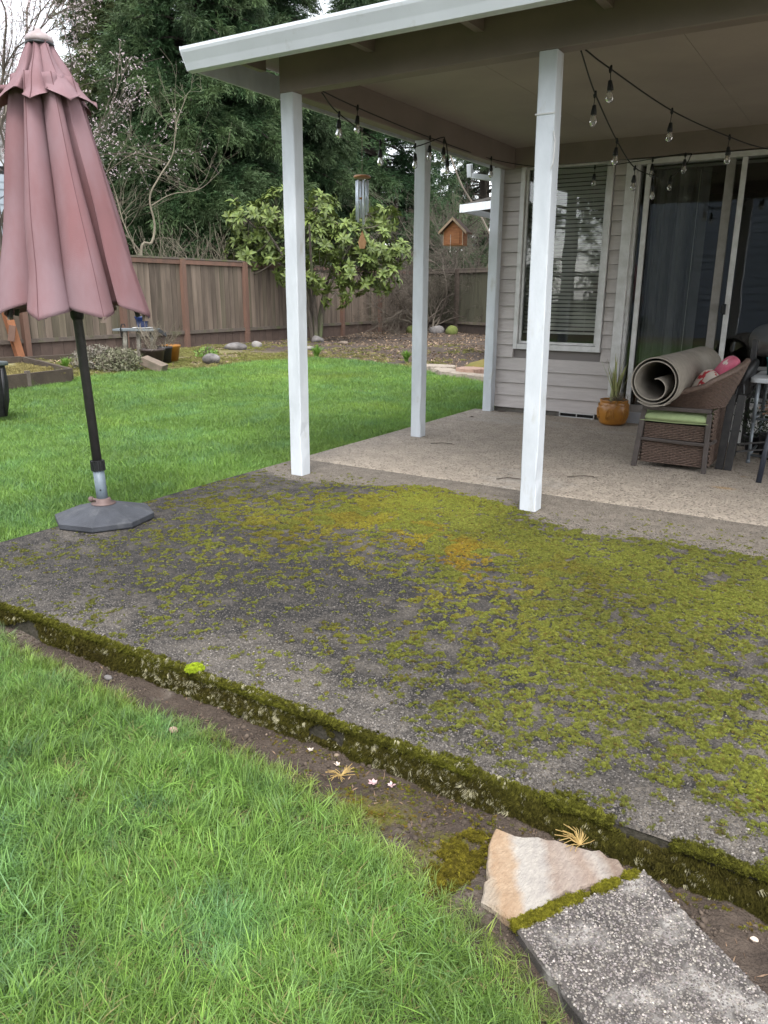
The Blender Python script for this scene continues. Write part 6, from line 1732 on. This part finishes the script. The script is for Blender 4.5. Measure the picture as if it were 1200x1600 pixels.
def flower(label, x, y, z, n, l, m, seed):
    r = random.Random(seed); t = thing('fallen_blossom', label, 'blossom', (x, y, z))
    for k in range(n):
        a = k * 2 * PI / n + r.uniform(-.3, .3); u = Vector((math.cos(a), math.sin(a), 0)); s_ = Vector((-u.y, u.x, 0)); h = Vector((0, 0, l * r.uniform(.2, .6))); c = Vector((x, y, z))
        MB().add([tuple(c), tuple(c + u * l * .6 - s_ * l * .3 + h * .6), tuple(c + u * l + h), tuple(c + u * l * .6 + s_ * l * .3 + h * .6)], [(0, 1, 2, 3)]).build('petal', m, t)
flower('fallen pink blossom in the soil strip right of the needle tuft', -.915, 1.428, -.092, 6, .014, M_petal, 1)
flower('second fallen pink blossom beside the moss edge, farther right', -.87, 1.445, -.092, 6, .012, M_petal, 2)
flower('tiny cream blossom in the soil strip above the needle tuft', -1.14, 1.46, -.092, 5, .010, M_petw, 3)
flower('pale cream blossom in the soil at the upper middle of the strip', -1.04, 1.445, -.092, 5, .010, M_petw, 4)
rock('pebble', 'whitish stone chip in the soil at the lower right edge', -.02, 1.42, -.100, .009, .006, .004, M_petw, 9, cat='pebble')
# bright moss cushion on the slab edge
t = thing('moss_cushion', 'bright yellow-green moss cushion on the patio edge at left', 'moss', (-1.62, 1.51, 0))
n = 500; a = rng.uniform(0, 2 * PI, n); d = np.sqrt(rng.uniform(0, 1, n)) * .026
scatter('tuft', np.stack([-1.62 + d * np.cos(a), 1.508 + d * np.sin(a), .012 * (1 - (d / .026) ** 2)], 1), yaw(n, .5), rng.uniform(.004, .007, n), mosst, 5, np.tile([2.6, 3.0, .8], (n, 1)) * rng.uniform(.8, 1.2, (n, 1)), parent=t)

# ================================================================ garden things along the fence
M_tim = mat('dark_timber', (0.085, 0.065, 0.048), (0.055, 0.042, 0.032), scale=5, rough=.95, bump=.8, stretch=(.2, 1, 1), c3=(.08, .10, .03), s3=3, f3=(.58, .7))
rb = thing('raised_bed', 'low dark timber raised bed with straw-coloured moss at the left edge', 'raised bed', (-9.3, 6.2, 0))
MB().beam((-8.62, 4.6, .06), (-8.70, 5.72, .06), .05, .16).build('board', M_tim, rb)
MB().beam((-8.70, 5.74, .06), (-8.80, 6.40, .06), .05, .16).build('board', M_tim, rb)
MB().beam((-8.80, 6.42, .07), (-10.6, 6.95, .10), .05, .14).build('board', M_tim, rb)
MB().beam((-10.6, 6.9, .10), (-10.9, 4.6, .10), .05, .16).build('board', M_tim, rb)
MB().bb((-8.72, 5.70, -.02), (-8.67, 5.75, .17)).build('stake', M_rail, rb)
MB().add([(-8.65, 4.6, .07), (-8.78, 6.4, .07), (-10.6, 6.9, .09), (-10.9, 4.6, .09)], [(0, 1, 2, 3)]).build('soil', mat('bed_straw_moss', (0.27, 0.245, 0.10), (0.17, 0.15, 0.08), scale=9, rough=1, bump=1, bscale=30, bdist=.04), rb)
eb = MB().beam((-11.7, 7.6, .03), (-11.1, 10.2, .04), .09, .08).build('edging_log', M_tim, None, org=(-11.4, 8.9, 0)); tag(eb, 'dark edging log lying at the foot of the fence', 'log')

bn = thing('garden_stand', 'weathered stone and wood plant stand with a grey slab top by the fence', 'plant stand', (-10.2, 8.75, 0))
M_old = mat('old_stand_wood', (0.17, 0.15, 0.125), (0.11, 0.10, 0.08), scale=9, rough=.95, bump=.8, c3=(.25, .24, .2), s3=4)
dirb = Vector((ax[0], ax[1], 0)).normalized(); nb2 = Vector((dirb.y, -dirb.x, 0))
bc = Vector((-10.2, 8.75, 0))
def bp_(s, d_, z): p = bc + dirb * s + nb2 * d_; return (p.x, p.y, z)
RB = Matrix.Rotation(math.atan2(dirb.y, dirb.x), 3, 'Z')
MB().box(bp_(0, 0, .505), (.68, .34, .035), RB).build('top_slab', mat('slate_slab', (0.16, 0.18, 0.19), (0.11, 0.125, 0.13), scale=7, rough=.7, bump=.3), bn, bevel=.006)
MB().box(bp_(.06, -.03, .075), (.62, .30, .03), RB).build('shelf', M_old, bn)
for s, d_, w1 in ((-.24, -.1, .07), (-.15, .12, .06), (.04, .05, .05), (.26, .02, .10)):
    MB().beam(bp_(s - .02, d_, -.03), bp_(s, d_, .487), w1, .06).build('leg', M_old, bn)
MB().add([bp_(.30, -.1, .53), bp_(.30, .12, .535), bp_(.50, .05, .40), bp_(.44, -.12, .46), bp_(.30, -.1, .52), bp_(.30, .12, .525), bp_(.50, .05, .39), bp_(.44, -.12, .45)],
         [(0, 1, 2, 3), (7, 6, 5, 4), (0, 3, 7, 4), (3, 2, 6, 7), (2, 1, 5, 6), (1, 0, 4, 5)]).build('cover_sheet', M_black, bn)
MB().tube([bp_(-.20, .17, .40), bp_(-.20, .19, .52), bp_(-.17, .19, .60), bp_(-.13, .19, .60), bp_(-.12, .19, .56)], .01, 6).build('hook', M_black, bn)
bpz = thing('plant_pot', 'cobalt blue glazed pot on a white saucer on the plant stand', 'plant pot', bp_(.10, 0, .523))
MB().lathe([(.08, 0), (.105, .13), (.118, .155), (.118, .17), (.10, .17), (.09, .14), (.0001, .14)], bp_(.10, 0, .545), 20).build('pot', mat('cobalt_glaze', (0.012, 0.03, 0.12), (0.01, 0.02, 0.07), scale=12, rough=.25), bpz, True)
MB().lathe([(.10, 0), (.16, .012), (.16, .02), (.10, .018), (.0001, .018)], bp_(.10, 0, .5235), 20).build('saucer', M_vinyl, bpz, True)
M_brp = mat('brown_pot', (0.06, 0.042, 0.036), (0.04, 0.03, 0.026), scale=10, rough=.5)
def pot(label, x, y, r, h, m, plant=None, seed=0):
    t = thing('plant_pot', label, 'plant pot', (x, y, 0))
    MB().lathe([(r * .72, 0), (r * .98, h * .85), (r * 1.06, h * .88), (r * 1.06, h), (r * .92, h), (r * .85, h * .85), (.0001, h * .85)], (x, y, -.02), 22).build('pot', m, t, True)
    if plant:
        rr = random.Random(seed); mb = MB()
        for k in range(plant): bare(mb, (x + rr.gauss(0, r * .3), y + rr.gauss(0, r * .3), h * .8), (rr.gauss(0, .4), rr.gauss(0, .4), 1), h * .7, .006, 2, rr, .5, .05, None, (1, 2), sides=4)
        mb.build('dry_plant', M_twig, t)
    return t
pot('dark brown bowl pot with dry twigs below the plant stand', -9.42, 8.35, .185, .28, M_brp, 16, 3)
pot('small dark pot tucked behind the brown bowl pot', -9.80, 8.95, .12, .26, M_black, 5, 4)
pot('small orange glazed pot with dry stems by the fence', -9.95, 9.22, .155, .27, M_glaze, 6, 5)
M_brick = mat('old_brick', (0.20, 0.15, 0.12), (0.13, 0.11, 0.08), scale=9, rough=.95, bump=.6)
o = MB().box((0, 0, 0), (.36, .17, .12), Euler((.1, .35, .3)).to_matrix()).build('concrete_block', M_brick, None, bevel=.008, org=(0, 0, -.07)); o.location = (-8.95, 7.95, .0)
tag(o, 'old brown block lying tilted in front of the dark brown pot', 'block')
rock('rock', 'dark grey rock alone in the straw-coloured moss near the lawn edge', -9.25, 9.45, .03, .17, .12, .10, M_rockg, 4)
rock('rock', 'larger flat grey rock at the fence foot', -10.95, 11.9, .03, .22, .13, .09, M_rockg, 5, rot=.8)
rock('rock', 'round pale rock right of the larger flat rock by the fence', -11.0, 12.6, .02, .12, .11, .08, mat('pale_rock', (0.30, 0.28, 0.255), (0.2, 0.185, 0.17), scale=9, rough=.9), 6)
rock('rock', 'small pale stone on the dark mulch in front of the magnolia', -9.6, 12.6, .02, .10, .08, .05, bpy.data.materials['pale_rock'], 7)
rock('rock', 'grey stone at the foot of the magnolia trunk', -10.9, 14.6, .04, .16, .12, .09, M_rockg, 8)
rock('rock', 'flat brown stone on the mulch right of the magnolia', -9.9, 14.2, .02, .14, .10, .05, M_brick, 9)
rock('boulder', 'grey boulder under the bare shrub', -10.6, 19.9, .06, .22, .18, .15, M_rockg, 10, cat='boulder')
rock('boulder', 'round green mossy boulder right of the grey one under the bare shrub', -9.97, 19.6, .07, .18, .17, .16, M_mossr, 11, cat='boulder')
rock('boulder', 'low mossy boulder at the shrub stems behind the grey boulder', -11.2, 19.6, .05, .22, .2, .16, M_mossr, 12, cat='boulder')
M_flag2 = mat('pale_flagstone', (0.36, 0.31, 0.25), (0.27, 0.23, 0.19), scale=7, rough=.9, bump=.5)
for k, (lb, x, y, r_, m) in enumerate([('pale flat flagstone at the far lawn edge, leftmost of the row', -5.65, 10.65, .38, M_flag2), ('pale flagstone next to the house-side moss mound', -5.1, 10.05, .30, M_flag2),
        ('small pale flagstone in front of the stacked ones', -4.82, 9.85, .24, M_flag2), ('reddish flagstone lying on top of the others', -4.82, 10.1, .30, mat('reddish_flag', (0.36, 0.25, 0.19), (0.3, 0.2, 0.16), scale=6, rough=.9)),
        ('flagstone nearest the rear patio post', -4.45, 9.75, .26, M_flag2), ('narrow flagstone lying against the lawn between the others', -5.35, 10.25, .2, M_flag2)]):
    rr = random.Random(60 + k); pts = [(x + r_ * math.cos(a) * rr.uniform(.7, 1.05), y + r_ * .7 * math.sin(a) * rr.uniform(.7, 1.05)) for a in np.linspace(0, 2 * PI, 8)[:-1]]
    t, mb = slabstone('flagstone', lb, 'stone', pts, -.05, .03 + (.05 if k == 3 else 0), m, 70 + k, rough=.012)
    mb.build('stone', m, t)
rock('moss_mound', 'brown-green moss mound beside the flagstones near the rear post', -4.75, 10.9, .0, .62, .40, .17, mat('moss_mound', (0.13, 0.13, 0.035), (0.20, 0.15, 0.045), scale=5, rough=1, bump=1, bscale=40), 15, cat='moss')
# plants
M_gtuft = mat('fresh_green_leaf', (0.14, 0.27, 0.045), (0.19, 0.33, 0.06), scale=9, rough=.5, transl=.25)
for lb, x, y, s_ in (('clump of bright green shoots at the lawn edge beside the first post', -8.5, 11.35, .26), ('clump of bright green shoots on the dark mulch left of the second post', -6.7, 11.5, .24), ('low bright green clump near the raised bed', -10.2, 7.35, .22)):
    t = thing('day_lily', lb, 'plant', (x, y, 0)); leafy(t, 'leaves', (x, y, -.02), 90, s_, .022, M_gtuft, int(x * 7) & 255, .9, .75, .5)
def shrublet(label, x, y, rx, ry, rz, n, m, seed, ls=.03, name='low_shrub'):
    r = np.random.default_rng(seed); t = thing(name, label, 'shrub', (x, y, 0)); mb = MB()
    for k in range(n):
        d = r.normal(0, 1, 3); d /= np.linalg.norm(d); f = r.uniform(.5, 1.08); c = Vector((x + d[0] * rx * f, y + d[1] * ry * f, max(.0, rz * .35 + d[2] * rz * f * .8)))
        a = Vector(r.normal(0, 1, 3)).normalized() * ls * r.uniform(.5, 1.2); b_ = a.orthogonal().normalized() * ls * .35
        b = len(mb.v); mb.v += [tuple(c - a), tuple(c - b_), tuple(c + a), tuple(c + b_)]; mb.f.append((b, b + 1, b + 2, b + 3))
    mb.build('foliage', m, t)
    mb = MB(); rr = random.Random(seed)
    for k in range(26): bare(mb, (x + rr.gauss(0, rx * .3), y + rr.gauss(0, ry * .3), 0), (rr.gauss(0, .8), rr.gauss(0, .8), .8), rz * .6, .006, 2, rr, .6, .05, None, (1, 3), sides=3)
    mb.build('twigs', M_twig, t)
M_heath = mat('grey_heather', (0.17, 0.15, 0.12), (0.11, 0.12, 0.08), scale=14, rough=.95, c3=(.22, .19, .17), s3=8)
shrublet('low grey-brown heather mound in front of the plant stand, left half', -9.95, 7.75, .42, .36, .27, 1500, M_heath, 1)
shrublet('greener heather mound in front of the plant stand, right half', -9.45, 7.75, .38, .34, .26, 1500, mat('green_heather', (0.15, 0.15, 0.09), (0.10, 0.11, 0.06), scale=14, rough=.95, c3=(.22, .2, .15), s3=8), 2)
shrublet('tiny weed tuft behind the lone grey rock', -10.1, 10.2, .2, .2, .14, 260, M_gtuft, 3, .03)
# black bin / composter at the left edge
bk = thing('storage_bin', 'black plastic bin with grey lid on the lawn at the left edge', 'bin', (-6.85, 4.0, 0))
mb = MB()
for (f, z) in ((.86, 0), (.97, .15), (1.0, .32), (.96, .46)):
    for (sx, sy) in ((-1, -1), (1, -1), (1, 1), (-1, 1)): mb.v.append((-6.83 + sx * .22 * f, 3.93 + sy * .23 * f, z))
for i in range(3):
    for k in range(4): mb.f.append((i * 4 + k, i * 4 + (k + 1) % 4, (i + 1) * 4 + (k + 1) % 4, (i + 1) * 4 + k))
mb.f.append((0, 3, 2, 1)); mb.build('body', M_black, bk, bevel=.01)
MB().bb((-7.07, 3.68, .462), (-6.59, 4.17, .50)).build('lid', mat('grey_lid', (0.085, 0.10, 0.10), (0.06, 0.07, 0.07), scale=20, rough=.5), bk, bevel=.012)
MB().tube([(-6.60, 3.70, .40), (-6.575, 3.78, .40), (-6.575, 3.92, .40), (-6.60, 4.0, .40)], .012, 6).build('handle', M_gtube, bk, True)
for sy in (3.76, 4.10): MB().tube([(-6.62, sy, .02), (-6.605, sy, .44)], .014, 6).build('rib', M_black, bk, True)

# litter on the bed, chips on the mulch
M_chip = mat('litter_chip', (0.36, 0.27, 0.18), (0.2, 0.14, 0.1), scale=30, rough=.9, tint='INSTANCER')
def chip(k):
    r = random.Random(k); a = .5 * r.uniform(.4, 1)
    return MB().add([(-1, -a * .5, 0), (0, -a, .15), (1, 0, .05), (.1, a, .2)], [(0, 1, 2, 3)]).mesh('chip_%d' % k, M_chip)
chips = templ('chips', [chip(k) for k in range(4)])
N_ = 26000
px = rng.uniform(-12.2, -3.6, N_); py = rng.uniform(4.0, 20.5, N_)
keep = ~inpoly(px, py, LAWN) & (px + py > -6) & ~((px > -5.9) & (py > 11.9)) & (fbm(px * 1.3, py * 1.3, 201) > .4)
px, py = px[keep], py[keep]; n = len(px)
b = rng.uniform(.25, 1.1, n); b = np.where(rng.uniform(0, 1, n) < .12, b * 1.7, b)
scatter('leaf_litter', np.stack([px, py, ground_z(px, py) + .008], 1), yaw(n, .5), rng.uniform(.012, .042, n), chips, 4, np.stack([b, b * .97, b * .95], 1))
N_ = 2600
px = rng.uniform(-3.2, 1.0, N_); py = rng.uniform(.9, 1.49, N_)
keep = ~inpoly(px, py, LAWN) & (fbm(px * 7, py * 7, 221) > .5)
px, py = px[keep], py[keep]; n = len(px)
b = rng.uniform(.2, .9, n); b = np.where(rng.uniform(0, 1, n) < .1, b * 2, b)
scatter('soil_litter', np.stack([px, py, strip_z(px, py) + .002], 1), yaw(n, .6), np.stack([rng.uniform(.004, .014, n), rng.uniform(.002, .006, n), rng.uniform(.003, .006, n)], 1), chips, 4, np.stack([b, b * .9, b * .85], 1))
# straw-coloured moss of the bed
N_ = 40000
px = rng.uniform(-12.2, -6, N_); py = rng.uniform(4.0, 15.5, N_)
mm = np.clip(1.1 - np.clip((py - 11.0 + (px + 9.5) * .25) / 1.6, 0, 1), 0, 1)
keep = ~inpoly(px, py, LAWN) & (fbm(px * 1.6, py * 1.6, 5) + .25 * fbm(px * 9, py * 9, 6) > .62 - .08 * mm) & (rng.uniform(0, 1, N_) < mm)
px, py = px[keep], py[keep]; n = len(px)
q = fbm(px * 2, py * 2, 202)[:, None]
ti = (np.array([1.7, 1.35, 2.4]) * (1 - q) + np.array([1.35, 1.4, 1.3]) * q) * rng.uniform(.7, 1.25, (n, 1))
scatter('bed_moss', np.stack([px, py, ground_z(px, py)], 1), yaw(n, .3), np.stack([rng.uniform(.03, .06, n)] * 2 + [rng.uniform(.02, .045, n)], 1), mosst, 5, ti)
N_ = 2500
px = rng.uniform(-10.8, -8.7, N_); py = rng.uniform(4.7, 6.9, N_)
keep = inpoly(px, py, [(-8.68, 4.65), (-8.8, 6.35), (-10.55, 6.85), (-10.85, 4.65)]) & (fbm(px * 4, py * 4, 211) > .4)
px, py = px[keep], py[keep]; n = len(px)
scatter('bed_filling_moss', np.stack([px, py, np.full(n, .08)], 1), yaw(n, .3), rng.uniform(.03, .07, n), mosst, 5, np.array([1.8, 1.4, 2.2]) * rng.uniform(.6, 1.3, (n, 1)), parent=rb)
print('objects', len(bpy.data.objects))
